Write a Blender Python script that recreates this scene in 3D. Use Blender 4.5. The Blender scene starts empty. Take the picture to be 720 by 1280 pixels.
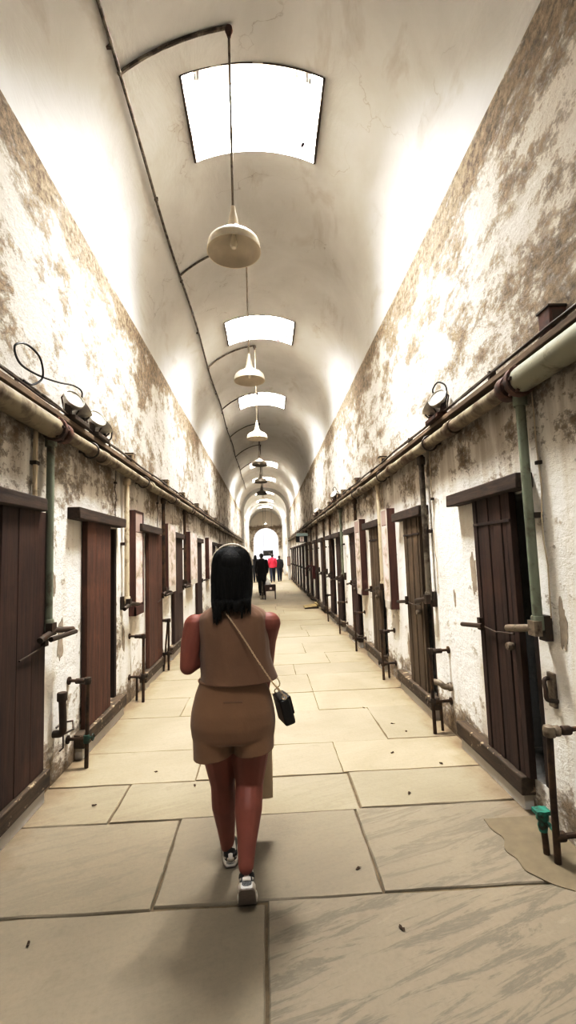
import bpy, bmesh, math, random
from mathutils import Vector, Matrix, Quaternion, noise as mnoise
PI = math.pi
random.seed(7)
SC = bpy.context.scene
COL = SC.collection
V = Vector

# ------------------------------------------------------------------ node helpers
def new_mat(name):
    m = bpy.data.materials.new(name); m.use_nodes = True
    nt = m.node_tree; nt.nodes.clear()
    out = nt.nodes.new('ShaderNodeOutputMaterial')
    b = nt.nodes.new('ShaderNodeBsdfPrincipled')
    nt.links.new(b.outputs[0], out.inputs[0])
    return m, nt, b

def N(nt, t, **kw):
    n = nt.nodes.new(t)
    for k, v in kw.items():
        if k == 'inp':
            for i, val in v.items(): n.inputs[i].default_value = val
        else: setattr(n, k, v)
    return n

def L(nt, a, b): nt.links.new(a, b)

def c4(c): return (c[0], c[1], c[2], 1.0)

def s2l(r, g, b):
    f = lambda u: (u/255/12.92) if u/255 <= .04045 else ((u/255+.055)/1.055)**2.4
    return (f(r), f(g), f(b))

def coords(nt, kind, scale=(1, 1, 1), loc=(0, 0, 0), rot=(0, 0, 0)):
    if kind == 'pos':
        src = N(nt, 'ShaderNodeNewGeometry').outputs['Position']
    else:
        src = N(nt, 'ShaderNodeTexCoord').outputs[kind]
    mp = N(nt, 'ShaderNodeMapping')
    mp.inputs['Scale'].default_value = scale; mp.inputs['Location'].default_value = loc; mp.inputs['Rotation'].default_value = rot
    L(nt, src, mp.inputs[0]); return mp.outputs[0]

def noise_tex(nt, co, scale, detail=6, rough=.6, dist=0.0):
    n = N(nt, 'ShaderNodeTexNoise'); L(nt, co, n.inputs['Vector'])
    n.inputs['Scale'].default_value = scale; n.inputs['Detail'].default_value = detail
    n.inputs['Roughness'].default_value = rough; n.inputs['Distortion'].default_value = dist
    return n.outputs['Fac']

def ramp(nt, fac, stops, interp='LINEAR'):
    r = N(nt, 'ShaderNodeValToRGB'); r.color_ramp.interpolation = interp
    e = r.color_ramp.elements
    while len(e) < len(stops): e.new(.5)
    for k, (p, c) in enumerate(stops):
        e[k].position = p; e[k].color = c4(c) if not isinstance(c, (int, float)) else (c, c, c, 1)
    L(nt, fac, r.inputs[0]); return r.outputs[0]

def mixc(nt, fac, a, b, mode='MIX'):
    m = N(nt, 'ShaderNodeMix', data_type='RGBA', blend_type=mode)
    for sock, val in ((m.inputs[0], fac), (m.inputs[6], a), (m.inputs[7], b)):
        if hasattr(val, 'links'): L(nt, val, sock)
        elif isinstance(val, (int, float)): sock.default_value = val
        else: sock.default_value = c4(val)
    return m.outputs[2]

def mth(nt, op, a, b=None, c=None, clamp=False):
    m = N(nt, 'ShaderNodeMath', operation=op, use_clamp=clamp)
    for k, val in enumerate((a, b, c)):
        if val is None: continue
        if hasattr(val, 'links'): L(nt, val, m.inputs[k])
        else: m.inputs[k].default_value = val
    return m.outputs[0]

def bump(nt, b, h, strength=.4, dist=.02, prev=None):
    n = N(nt, 'ShaderNodeBump'); n.inputs['Strength'].default_value = strength; n.inputs['Distance'].default_value = dist
    L(nt, h, n.inputs['Height'])
    if prev: L(nt, prev, n.inputs['Normal'])
    L(nt, n.outputs[0], b.inputs['Normal']); return n.outputs[0]

def simple(name, col, rough=.6, metal=0., var=.25, scale=12, bmp=.15, kind='Object', bdist=.004, col2=None, stretch=(1, 1, 1), lo=.35, hi=.68):
    m, nt, b = new_mat(name)
    co = coords(nt, kind, stretch)
    n = noise_tex(nt, co, scale, 7, .62)
    d = col2 if col2 else tuple(x*(1-var) for x in col)
    L(nt, ramp(nt, n, [(lo, d), (hi, col)]), b.inputs['Base Color'])
    b.inputs['Roughness'].default_value = rough; b.inputs['Metallic'].default_value = metal
    if bmp: bump(nt, b, n, bmp, bdist)
    return m

# ------------------------------------------------------------------ materials
def make_plaster():
    m, nt, b = new_mat('peeling_limewash_plaster')
    g = N(nt, 'ShaderNodeNewGeometry'); sep = N(nt, 'ShaderNodeSeparateXYZ'); L(nt, g.outputs['Position'], sep.inputs[0])
    z = sep.outputs['Z']; yy = sep.outputs['Y']
    co = coords(nt, 'pos')
    big = noise_tex(nt, co, .55, 4, .55, .3)
    med = noise_tex(nt, coords(nt, 'pos', (1, .75, 1.25), (0, 0, 0), (.6, 0, 0)), 3.0, 12, .76, .1)
    fine = noise_tex(nt, co, 17, 8, .72, .1)
    drip = noise_tex(nt, coords(nt, 'pos', (1, 3.2, .35)), 1.8, 6, .62, .2)
    # height profile of how far the limewash has come off
    zr = ramp(nt, mth(nt, 'DIVIDE', z, 6.5), [(0., .57), (.03, .52), (.07, .44), (.20, .43), (.295, .43), (.335, .485), (.39, .52), (.42, .515), (.50, .497), (.62, .505), (.675, .56), (.70, .60), (.715, .5), (.80, .34)])
    v = mth(nt, 'ADD', mth(nt, 'MULTIPLY', med, .52), mth(nt, 'MULTIPLY', big, .24))
    v = mth(nt, 'ADD', v, mth(nt, 'MULTIPLY', fine, .24))
    v = mth(nt, 'ADD', mth(nt, 'SUBTRACT', v, .5), mth(nt, 'SUBTRACT', zr, .5))
    peel = ramp(nt, v, [(0.0, 0.), (.006, .35), (.022, .62), (.06, 1.)])
    white = mixc(nt, ramp(nt, big, [(.35, 0.), (.7, 1.)]), s2l(247, 244, 238), s2l(240, 235, 226))
    white = mixc(nt, mth(nt, 'MULTIPLY', ramp(nt, drip, [(.50, 0.), (.75, 1.)]), .45), white, s2l(206, 190, 160))
    upf = ramp(nt, mth(nt, 'DIVIDE', z, 6.5), [(.36, 0.), (.42, 1.)])
    white = mixc(nt, mth(nt, 'MULTIPLY', upf, ramp(nt, fine, [(.3, 1.), (.7, .62)])), white, s2l(206, 199, 188))
    brown = mixc(nt, ramp(nt, fine, [(.35, 0.), (.62, 1.)]), s2l(76, 63, 50), s2l(162, 146, 124))
    col = mixc(nt, peel, white, brown)
    # grime under the pipe run and along the foot of the wall
    gr = ramp(nt, mth(nt, 'DIVIDE', z, 6.5), [(0., .75), (.035, .35), (.08, .0), (.30, .0), (.345, .3), (.385, .6), (.40, .25), (.43, .0)])
    col = mixc(nt, mth(nt, 'MULTIPLY', gr, ramp(nt, drip, [(.38, 0.), (.62, 1.)])), col, s2l(126, 106, 80))
    L(nt, col, b.inputs['Base Color']); b.inputs['Roughness'].default_value = .92
    n1 = bump(nt, b, peel, -.35, .02)
    n2 = bump(nt, b, med, .75, .06, n1)
    bump(nt, b, fine, .45, .012, n2)
    return m

def make_vault():
    m, nt, b = new_mat('vault_plaster')
    co = coords(nt, 'pos')
    a = noise_tex(nt, co, .8, 5, .6, .5)
    sm = noise_tex(nt, coords(nt, 'pos', (1, .45, 1)), 2.2, 8, .62, .6)
    f = noise_tex(nt, co, 30, 6, .6)
    col = mixc(nt, ramp(nt, a, [(.3, 0.), (.7, 1.)]), s2l(216, 215, 213), s2l(200, 198, 194))
    col = mixc(nt, mth(nt, 'MULTIPLY', ramp(nt, sm, [(.56, 0.), (.78, 1.)]), .42), col, s2l(150, 132, 106))
    vo = N(nt, 'ShaderNodeTexVoronoi', feature='DISTANCE_TO_EDGE'); vo.inputs['Scale'].default_value = .7
    wv = N(nt, 'ShaderNodeVectorMath', operation='ADD'); nn = N(nt, 'ShaderNodeTexNoise'); nn.inputs['Scale'].default_value = 2.5; nn.inputs['Detail'].default_value = 5
    L(nt, co, nn.inputs['Vector']); L(nt, co, wv.inputs[0]); L(nt, nn.outputs['Color'], wv.inputs[1]); L(nt, wv.outputs[0], vo.inputs['Vector'])
    crack = ramp(nt, vo.outputs['Distance'], [(0., 1.), (.006, 0.)])
    col = mixc(nt, mth(nt, 'MULTIPLY', crack, ramp(nt, a, [(.5, 0.), (.62, .45)])), col, s2l(120, 100, 80))
    L(nt, col, b.inputs['Base Color']); b.inputs['Roughness'].default_value = .9
    n1 = bump(nt, b, sm, .35, .04); bump(nt, b, f, .12, .006, n1)
    return m

def make_stone():
    m, nt, b = new_mat('worn_flagstone')
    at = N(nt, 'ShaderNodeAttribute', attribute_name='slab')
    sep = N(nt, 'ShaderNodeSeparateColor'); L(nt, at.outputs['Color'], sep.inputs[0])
    co = coords(nt, 'pos')
    big = noise_tex(nt, co, .9, 6, .6, .6)
    fine = noise_tex(nt, co, 45, 6, .7)
    spots = noise_tex(nt, co, 6.5, 5, .55, .4)
    m2 = N(nt, 'ShaderNodeMapping'); m2.inputs['Scale'].default_value = (.9, 7., 1); L(nt, coords(nt, 'pos', (1, 1, 1), (0, 0, 0), (0, 0, -.33)), m2.inputs[0])
    lay = noise_tex(nt, m2.outputs[0], 1.7, 9, .74, .5)
    col = mixc(nt, ramp(nt, big, [(.33, 0.), (.68, 1.)]), s2l(138, 126, 104), s2l(156, 143, 120))
    col = mixc(nt, mth(nt, 'MULTIPLY', sep.outputs[0], .8), col, s2l(118, 110, 96))  # foreground shade put into the stone colour through the slab attribute
    layf = mth(nt, 'MULTIPLY', mth(nt, 'MULTIPLY', ramp(nt, lay, [(.5, 0.), (.56, .7), (.64, .1), (.70, .6), (.78, 0.)]), sep.outputs[1]), .8)
    col = mixc(nt, layf, col, s2l(88, 82, 70))
    col = mixc(nt, mth(nt, 'MULTIPLY', mth(nt, 'MULTIPLY', ramp(nt, lay, [(.28, .8), (.40, 0.)]), sep.outputs[1]), .7), col, s2l(142, 134, 118))
    col = mixc(nt, mth(nt, 'MULTIPLY', ramp(nt, spots, [(.63, 0.), (.74, 1.)]), .30), col, s2l(104, 94, 78))
    col = mixc(nt, mth(nt, 'MULTIPLY', ramp(nt, fine, [(.3, 1.), (.55, 0.)]), .16), col, s2l(95, 86, 72))
    g = N(nt, 'ShaderNodeNewGeometry'); sx = N(nt, 'ShaderNodeSeparateXYZ'); L(nt, g.outputs['Position'], sx.inputs[0])
    ed = ramp(nt, mth(nt, 'ADD', mth(nt, 'DIVIDE', mth(nt, 'ABSOLUTE', sx.outputs['X']), 1.7), mth(nt, 'MULTIPLY', mth(nt, 'SUBTRACT', spots, .5), .25)), [(.80, 0.), (.95, 1.)])
    col = mixc(nt, mth(nt, 'MULTIPLY', ed, .62), col, s2l(104, 84, 56))
    L(nt, col, b.inputs['Base Color']); b.inputs['Roughness'].default_value = .72
    n1 = bump(nt, b, lay, .22, .012); n2 = bump(nt, b, fine, .18, .004, n1); bump(nt, b, big, .3, .03, n2)
    return m

def make_wood(name, a, c, rough=.75, sc=1.0, axis='z'):
    m, nt, b = new_mat(name)
    st = {'z': (9, 9, .55), 'y': (9, .5, 9), 'x': (.5, 9, 9)}[axis]
    co = coords(nt, 'Object', st)
    g = noise_tex(nt, co, 3.5*sc, 9, .68, .5)
    blot = noise_tex(nt, coords(nt, 'Object'), 2.6, 6, .6)
    fine = noise_tex(nt, coords(nt, 'Object', (st[0]*4, st[1]*4, st[2]*2)), 4, 6, .65)
    col = mixc(nt, ramp(nt, g, [(.34, 0.), (.66, 1.)]), a, c)
    col = mixc(nt, mth(nt, 'MULTIPLY', ramp(nt, blot, [(.50, 0.), (.72, 1.)]), .45), col, tuple(x*1.9 for x in c))
    col = mixc(nt, mth(nt, 'MULTIPLY', ramp(nt, fine, [(.32, 1.), (.48, 0.)]), .6), col, tuple(x*.35 for x in a))
    oi = N(nt, 'ShaderNodeObjectInfo')
    col = mixc(nt, mth(nt, 'MULTIPLY', oi.outputs['Random'], .25), col, tuple(x*.6 for x in a))
    L(nt, col, b.inputs['Base Color']); b.inputs['Roughness'].default_value = rough
    bump(nt, b, g, .4, .006)
    return m

def make_rusty(name, paint, rust, lo=.45, hi=.6, rough=.65, scale=7):
    m, nt, b = new_mat(name)
    co = coords(nt, 'pos')
    n = noise_tex(nt, co, scale, 8, .66, .4); f = noise_tex(nt, co, 60, 5, .6)
    r2 = mixc(nt, f, rust, tuple(x*.45 for x in rust))
    L(nt, mixc(nt, ramp(nt, n, [(lo, 0.), (hi, 1.)]), paint, r2), b.inputs['Base Color'])
    b.inputs['Roughness'].default_value = rough; b.inputs['Metallic'].default_value = .15
    bump(nt, b, n, .4, .004)
    return m

def make_fabric(name, col, dark=.8, weave=260, sheen=.2):
    m, nt, b = new_mat(name)
    co = coords(nt, 'pos')
    f = noise_tex(nt, co, weave, 2, .5); w = noise_tex(nt, co, 7, 5, .55, .3)
    cc = mixc(nt, ramp(nt, w, [(.3, 0.), (.7, 1.)]), tuple(x*dark for x in col), col)
    cc = mixc(nt, mth(nt, 'MULTIPLY', f, .3), cc, tuple(x*.6 for x in col))
    L(nt, cc, b.inputs['Base Color']); b.inputs['Roughness'].default_value = .88
    b.inputs['Sheen Weight'].default_value = sheen
    n1 = bump(nt, b, w, .35, .02); bump(nt, b, f, .12, .002, n1)
    return m

def make_skin(name, col):
    m, nt, b = new_mat(name)
    co = coords(nt, 'pos')
    n = noise_tex(nt, co, 9, 5, .55); f = noise_tex(nt, co, 240, 3, .5)
    L(nt, ramp(nt, n, [(.3, tuple(x*.85 for x in col)), (.7, col)]), b.inputs['Base Color'])
    b.inputs['Roughness'].default_value = .55
    b.inputs['Subsurface Weight'].default_value = .08; b.inputs['Subsurface Radius'].default_value = (.012, .005, .003)
    bump(nt, b, f, .08, .001)
    return m

def make_print():
    m, nt, b = new_mat('faded_exhibit_print')
    oi = N(nt, 'ShaderNodeObjectInfo')
    ad = N(nt, 'ShaderNodeVectorMath', operation='ADD')
    L(nt, coords(nt, 'Object', (1.5, 1.5, 2.6)), ad.inputs[0])
    sc_ = N(nt, 'ShaderNodeVectorMath', operation='SCALE'); sc_.inputs[0].default_value = (7, 3, 5); L(nt, oi.outputs['Random'], sc_.inputs['Scale'])
    L(nt, sc_.outputs[0], ad.inputs[1])
    n = noise_tex(nt, ad.outputs[0], 2.6, 7, .6, .6)
    L(nt, ramp(nt, n, [(.34, s2l(150, 138, 116)), (.47, s2l(214, 196, 186)), (.6, s2l(232, 220, 214)), (.75, s2l(236, 230, 222))]), b.inputs['Base Color'])
    b.inputs['Roughness'].default_value = .5
    return m

M = {}
M['plaster'] = make_plaster()
M['vault'] = make_vault()
M['stone'] = make_stone()
M['joint'] = simple('dirt_filled_joint', s2l(112, 98, 76), .95, 0, .4, 20)
M['shaft'] = simple('whitewashed_skylight_shaft', s2l(236, 232, 226), .9, 0, .1, 5, .25, 'pos', .01, s2l(222, 214, 204))
M['cell_dark'] = simple('dark_cell_interior', s2l(30, 23, 18), .95)  # near-black back plane standing in for the unlit cell beyond the opening
M['jamb'] = make_wood('blackened_door_jamb', s2l(30, 20, 13), s2l(56, 37, 25))
M['wood_brown'] = make_wood('dark_brown_door_planks', s2l(44, 28, 20), s2l(74, 49, 36))
M['wood_red'] = make_wood('reddish_brown_door_planks', s2l(60, 37, 26), s2l(98, 63, 45))
M['wood_grey'] = make_wood('grey_brown_weathered_door_planks', s2l(72, 57, 42), s2l(108, 90, 68))
M['beam'] = make_wood('dark_timber_beam', s2l(44, 33, 26), s2l(76, 59, 46), .8, 1., 'y')
M['sillwood'] = make_wood('scuffed_timber_sill', s2l(52, 41, 30), s2l(88, 73, 56), .8, 1., 'y')
_nt = M['sillwood'].node_tree; _b = _nt.nodes['Principled BSDF']; _c = _b.inputs['Base Color'].links[0].from_socket
L(_nt, mixc(_nt, ramp(_nt, noise_tex(_nt, coords(_nt, 'pos', (1, 1, 1.6)), 14, 5, .6), [(.60, 0.), (.66, .8)]), _c, s2l(176, 160, 134)), _b.inputs['Base Color'])
M['ledge'] = make_wood('brown_timber_ledge', s2l(82, 66, 50), s2l(132, 114, 92), .8, 1., 'y')
M['panelwood'] = make_wood('brown_exhibit_frame', s2l(62, 36, 28), s2l(96, 60, 48), .6)
M['pipe_green'] = make_rusty('grey_green_painted_pipe', s2l(128, 134, 118), s2l(98, 84, 64), .5, .7)
M['pipe_near'] = make_rusty('pale_grey_green_main_pipe', s2l(146, 144, 128), s2l(96, 80, 60), .5, .68, .65, 6)
M['pipe_main'] = make_rusty('pale_grey_flaking_main_pipe', s2l(142, 132, 112), s2l(92, 70, 48), .42, .62, .7, 5)
M['pipe_rust'] = make_rusty('dark_rusted_pipe', s2l(88, 66, 44), s2l(52, 36, 24), .4, .6)
M['pipe_pale'] = make_rusty('limewashed_pipe', s2l(206, 192, 168), s2l(130, 105, 75), .55, .7)
M['iron'] = make_rusty('dark_iron', s2l(62, 52, 42), s2l(78, 54, 36), .45, .65, .55, 12)
M['iron_pale'] = make_rusty('pale_scuffed_iron', s2l(126, 114, 98), s2l(82, 62, 46), .5, .65, .5, 12)
M['verdigris'] = make_rusty('verdigris_brass_valve', s2l(58, 132, 116), s2l(70, 66, 48), .45, .62, .5, 22)
M['verdigris_dark'] = make_rusty('dark_green_valve', s2l(52, 78, 66), s2l(58, 52, 38), .45, .6, .5, 22)
M['flange'] = make_rusty('rust_red_flange', s2l(92, 60, 46), s2l(58, 38, 29), .45, .6)
M['conduit'] = make_rusty('grey_flaking_conduit', s2l(120, 112, 98), s2l(72, 58, 44), .42, .58, .6, 9)
M['white_box'] = make_rusty('scuffed_junction_box', s2l(168, 152, 126), s2l(88, 62, 42), .46, .62, .5, 14)
M['enamel_white'] = simple('white_enamel', s2l(214, 204, 186), .3, 0, .12, 9, .0)
M['enamel_silhouette'] = simple('silhouette_grey_enamel', s2l(112, 102, 88), .35, 0, .3, 9, .0)  # backlit silhouette put into the colour of the further lamp shades
M['silver'] = simple('scuffed_aluminium', (.68, .65, .60), .32, .35, .45, 14, .1)
M['lens'] = simple('frosted_lamp_lens', s2l(232, 226, 212), .15, 0, .06, 20, 0)
M['black'] = simple('black_rubber', (.012, .011, .01), .5, 0, .3, 20, 0)
M['print'] = make_print()
M['panelpale'] = simple('pale_panel_frame', s2l(206, 198, 188), .6, 0, .1, 5, 0)
M['print_head'] = simple('faded_pink_header', s2l(178, 158, 150), .55, 0, .12, 5, 0)
M['skin'] = make_skin('brown_skin', (.235, .076, .053))
M['skin_far'] = make_skin('light_brown_skin', (.36, .2, .14))
M['hair'] = simple('black_hair', (.0045, .0038, .0035), .55, 0, .5, 30, .9, 'pos', .006, None, (6, 6, .25))
M['hair'].node_tree.nodes['Principled BSDF'].inputs['Specular IOR Level'].default_value = .25
M['top'] = make_fabric('taupe_brown_top_fabric', s2l(126, 97, 76), .9)
M['shorts'] = make_fabric('brown_shorts_fabric', s2l(136, 105, 80), .9)
M['white_shoe'] = simple('white_shoe_leather', s2l(226, 222, 216), .45, 0, .06, 20, .1)
M['black_shoe'] = simple('black_shoe_leather', (.018, .016, .016), .4, 0, .3, 20, .1)
M['grey_sole'] = simple('grey_rubber_outsole', s2l(150, 140, 134), .7, 0, .2, 40, .2)
M['black_leather'] = simple('black_bag_leather', (.012, .010, .010), .28, 0, .4, 60, .15)
M['gold'] = simple('pale_gold_metal', (.86, .72, .54), .3, .6, .2, 40, 0)
M['band'] = simple('cream_headband', s2l(238, 228, 212), .5, 0, .1, 30, 0)
M['tote'] = make_fabric('cream_tote_canvas', s2l(206, 188, 164), .92)
M['eye'] = simple('dark_eye', (.02, .012, .01), .15, 0, .2, 10, 0)
M['lips'] = simple('brown_lips', (.22, .06, .05), .45, 0, .2, 10, 0)
M['coat_black'] = make_fabric('black_coat_fabric', (.014, .013, .014), .8)
M['coat_grey'] = make_fabric('charcoal_jacket_fabric', (.03, .028, .03), .8)
M['coat_pink'] = make_fabric('pink_jacket_fabric', s2l(226, 70, 96), .9)
M['jeans'] = make_fabric('dark_blue_denim', (.035, .042, .065), .8)
M['trousers_black'] = make_fabric('black_trousers_fabric', (.012, .012, .013), .8)
M['hair_brown'] = simple('dark_brown_hair', (.022, .013, .009), .45, 0, .5, 30, .4)
M['hair_grey'] = simple('greying_hair', (.11, .10, .09), .5, 0, .4, 30, .4)
M['sign_black'] = simple('black_sign_panel', (.02, .018, .017), .5, 0, .2, 10, 0)
M['sign_white'] = simple('pale_sign_marking', s2l(226, 214, 208), .6, 0, .06, 10, 0)
M['sign_teal'] = simple('pale_teal_sign_top', s2l(172, 188, 184), .6, 0, .1, 10, 0)
M['ramp'] = make_wood('pale_timber_ramp', s2l(128, 112, 76), s2l(164, 146, 104), .8, 1., 'y')
M['maroon'] = simple('maroon_painted_metal', s2l(84, 36, 34), .5, 0, .3, 14, .1)
M['maroon_dark'] = simple('dark_maroon_flake', (.02, .006, .006), .9, 0, .3, 14, 0)
M['stoolwood'] = make_wood('dark_stool_wood', s2l(44, 30, 24), s2l(74, 52, 42))
M['white_cloth'] = make_fabric('white_plastic_bag', s2l(232, 230, 226), .95)
M['leaf'] = simple('dry_brown_leaf', s2l(74, 54, 34), .8, 0, .4, 40, .2)

def make_glass():
    m = bpy.data.materials.new('cloudy_skylight_glass'); m.use_nodes = True
    nt = m.node_tree; nt.nodes.clear()
    o = nt.nodes.new('ShaderNodeOutputMaterial'); mx = nt.nodes.new('ShaderNodeMixShader')
    t = nt.nodes.new('ShaderNodeBsdfTransparent'); d = nt.nodes.new('ShaderNodeBsdfTranslucent')
    t.inputs[0].default_value = (.66, .655, .67, 1); d.inputs[0].default_value = (.6, .6, .61, 1)
    n = noise_tex(nt, coords(nt, 'pos'), 4, 5, .6)
    L(nt, ramp(nt, n, [(.3, .06), (.7, .2)]), mx.inputs[0])
    L(nt, t.outputs[0], mx.inputs[1]); L(nt, d.outputs[0], mx.inputs[2]); L(nt, mx.outputs[0], o.inputs[0])
    return m
M['glass'] = make_glass()

# ------------------------------------------------------------------ mesh builder
class MB:
    def __init__(self): self.v = []; self.f = []; self.mi = []
    def add(self, vs, fs, mi=0):
        o = len(self.v); self.v += [tuple(p) for p in vs]
        self.f += [tuple(i+o for i in f) for f in fs]; self.mi += [mi]*len(fs); return self
    def box(self, a, b, mi=0, rot=None, piv=None):
        x0, y0, z0 = a; x1, y1, z1 = b
        if x1 < x0: x0, x1 = x1, x0
        if y1 < y0: y0, y1 = y1, y0
        vs = [V(p) for p in ((x0, y0, z0), (x1, y0, z0), (x1, y1, z0), (x0, y1, z0), (x0, y0, z1), (x1, y0, z1), (x1, y1, z1), (x0, y1, z1))]
        if rot is not None:
            c = V(piv) if piv is not None else (V(a)+V(b))/2
            vs = [c + rot @ (p-c) for p in vs]
        return self.add(vs, [(0, 3, 2, 1), (4, 5, 6, 7), (0, 1, 5, 4), (1, 2, 6, 5), (2, 3, 7, 6), (3, 0, 4, 7)], mi)
    def quad(self, *p, mi=0): return self.add(p, [tuple(range(len(p)))], mi)
    def tube(self, pts, r, n=12, caps=True, mi=0, closed=False):
        pts = [V(p) for p in pts]; k = len(pts)
        rs = r if isinstance(r, (list, tuple)) else [r]*k
        tans = []
        for i in range(k):
            if closed: t = pts[(i+1) % k]-pts[i-1]
            else: t = (pts[min(i+1, k-1)]-pts[max(i-1, 0)])
            tans.append(t.normalized() if t.length > 1e-9 else V((0, 0, 1)))
        u = tans[0].orthogonal().normalized(); vs = []; o = len(self.v)
        for i in range(k):
            if i:
                q = tans[i-1].rotation_difference(tans[i]); u = (q @ u)
                u = (u - tans[i]*u.dot(tans[i])).normalized()
            w = tans[i].cross(u)
            for j in range(n):
                a = 2*PI*j/n; vs.append(pts[i] + (u*math.cos(a)+w*math.sin(a))*rs[i])
        fs = []
        for i in range(k if closed else k-1):
            i2 = (i+1) % k
            for j in range(n):
                j2 = (j+1) % n; fs.append((i*n+j, i*n+j2, i2*n+j2, i2*n+j))
        if caps and not closed: fs += [tuple(reversed(range(n))), tuple(range((k-1)*n, k*n))]
        return self.add(vs, fs, mi)
    def lathe(self, prof, c=(0, 0, 0), n=24, rot=None, mi=0, cap=False):
        c = V(c); vs = []; fs = []
        for (r, z) in prof:
            for j in range(n):
                a = 2*PI*j/n; p = V((r*math.cos(a), r*math.sin(a), z))
                vs.append(c + (rot @ p if rot is not None else p))
        for i in range(len(prof)-1):
            for j in range(n):
                j2 = (j+1) % n; fs.append((i*n+j, i*n+j2, (i+1)*n+j2, (i+1)*n+j))
        if cap: fs += [tuple(reversed(range(n))), tuple(range((len(prof)-1)*n, len(prof)*n))]
        return self.add(vs, fs, mi)
    def ball(self, c, r, n=16, m=10, mi=0, rot=None):
        c = V(c); r = V(r) if not isinstance(r, (int, float)) else V((r, r, r))
        vs = [V((0, 0, -1))]; fs = []
        for i in range(1, m):
            ph = -PI/2+PI*i/m
            for j in range(n):
                a = 2*PI*j/n; vs.append(V((math.cos(ph)*math.cos(a), math.cos(ph)*math.sin(a), math.sin(ph))))
        vs.append(V((0, 0, 1))); top = len(vs)-1
        vs = [V((p.x*r.x, p.y*r.y, p.z*r.z)) for p in vs]
        vs = [c + (rot @ p if rot is not None else p) for p in vs]
        for j in range(n): fs.append((0, 1+(j+1) % n, 1+j))
        for i in range(m-2):
            for j in range(n):
                a = 1+i*n; j2 = (j+1) % n; fs.append((a+j, a+j2, a+n+j2, a+n+j))
        a = 1+(m-2)*n
        for j in range(n): fs.append((a+j, a+(j+1) % n, top))
        return self.add(vs, fs, mi)
    def capsule(self, a, b, ra, rb, n=14):
        a = V(a); b = V(b); self.ball(a, ra, n, 8); self.ball(b, rb, n, 8)
        if (b-a).length > 1e-6: self.tube([a, b], [ra, rb], n)
        return self
    def rings(self, rs, n=28, caps=True, sq=2.0):
        """rs: (cx, cy, z, rx, ry) stacked ellipses"""
        vs = []; fs = []
        for (cx, cy, z, rx, ry) in rs:
            for j in range(n):
                a = 2*PI*j/n; ca, sa = math.cos(a), math.sin(a)
                vs.append((cx+rx*math.copysign(abs(ca)**(2/sq), ca), cy+ry*math.copysign(abs(sa)**(2/sq), sa), z))
        k = len(rs)
        for i in range(k-1):
            for j in range(n):
                j2 = (j+1) % n; fs.append((i*n+j, i*n+j2, (i+1)*n+j2, (i+1)*n+j))
        if caps: fs += [tuple(reversed(range(n))), tuple(range((k-1)*n, k*n))]
        return self.add(vs, fs)
    def prism(self, poly, axis, a, b, mi=0):
        """extrude a 2D polygon along an axis"""
        def mk(p, t):
            return {'x': (t, p[0], p[1]), 'y': (p[0], t, p[1]), 'z': (p[0], p[1], t)}[axis]
        n = len(poly); vs = [mk(p, a) for p in poly]+[mk(p, b) for p in poly]
        fs = [tuple(range(n)), tuple(range(2*n-1, n-1, -1))]+[(i, i+n, (i+1) % n+n, (i+1) % n) for i in range(n)]
        return self.add(vs, fs, mi)
    def mesh(self, name, mats, smooth=True, fix=True):
        me = bpy.data.meshes.new(name); me.from_pydata(self.v, [], self.f)
        for m in (mats if isinstance(mats, (list, tuple)) else [mats]): me.materials.append(m)
        me.polygons.foreach_set('material_index', self.mi)
        if fix:
            bm = bmesh.new(); bm.from_mesh(me); bmesh.ops.recalc_face_normals(bm, faces=bm.faces); bm.to_mesh(me); bm.free()
        if smooth:
            me.polygons.foreach_set('use_smooth', [True]*len(me.polygons)); me.set_sharp_from_angle(angle=math.radians(40))
        me.update(); return me

def add_bevel(o, w, seg=2):
    b = o.modifiers.new('bevel', 'BEVEL'); b.width = w; b.segments = seg; b.limit_method = 'ANGLE'; b.angle_limit = math.radians(40)
    b.harden_normals = False

def obj(name, mb, mats, parent=None, bevel=0, smooth=True, label=None, fix=True):
    me = mb if isinstance(mb, bpy.types.Mesh) else mb.mesh(name, mats, smooth, fix)
    o = bpy.data.objects.new(name, me); COL.objects.link(o)
    if parent is not None: o.parent = parent
    if bevel: add_bevel(o, bevel)
    if label: o['label'] = label
    return o

def thing(name, label, cat, loc=(0, 0, 0), rz=0, group=None, kind=None):
    o = bpy.data.objects.new(name, None); COL.objects.link(o)
    o.empty_display_size = .1; o.location = loc; o.rotation_euler = (0, 0, rz)
    return tag(o, label, cat, group, kind)

def tag(o, label, cat, group=None, kind=None):
    o['label'] = label; o['category'] = cat
    if group: o['group'] = group
    if kind: o['kind'] = kind
    return o

def struct(name, mb, mats, smooth=True, fix=False):
    o = obj(name, mb, mats, None, 0, smooth, None, fix); o['kind'] = 'structure'; return o

def rough_box(mb, a, b, ny=8, amp=.006, seed=0, axis=1):
    """a hewn timber: a box cut along its length with slightly wandering corners"""
    a = V(a); b = V(b); vs = []; fs = []
    oth = [k for k in range(3) if k != axis]
    for i in range(ny+1):
        t = i/ny; p = a[axis]+(b[axis]-a[axis])*t
        for (u, w) in ((0, 0), (1, 0), (1, 1), (0, 1)):
            q = V((0, 0, 0)); q[axis] = p
            q[oth[0]] = b[oth[0]] if u else a[oth[0]]; q[oth[1]] = b[oth[1]] if w else a[oth[1]]
            nz = mnoise.noise_vector(V((p*2.1+seed, u*3.7+seed*1.3, w*5.1)))*amp
            nz[axis] *= .3
            vs.append(q+nz)
    for i in range(ny):
        for j in range(4):
            j2 = (j+1) % 4; fs.append((i*4+j, i*4+j2, i*4+4+j2, i*4+4+j))
    fs += [(3, 2, 1, 0), tuple(ny*4+k for k in range(4))]
    return mb.add(vs, fs)

def arc(p, c, a, b): return None

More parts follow.
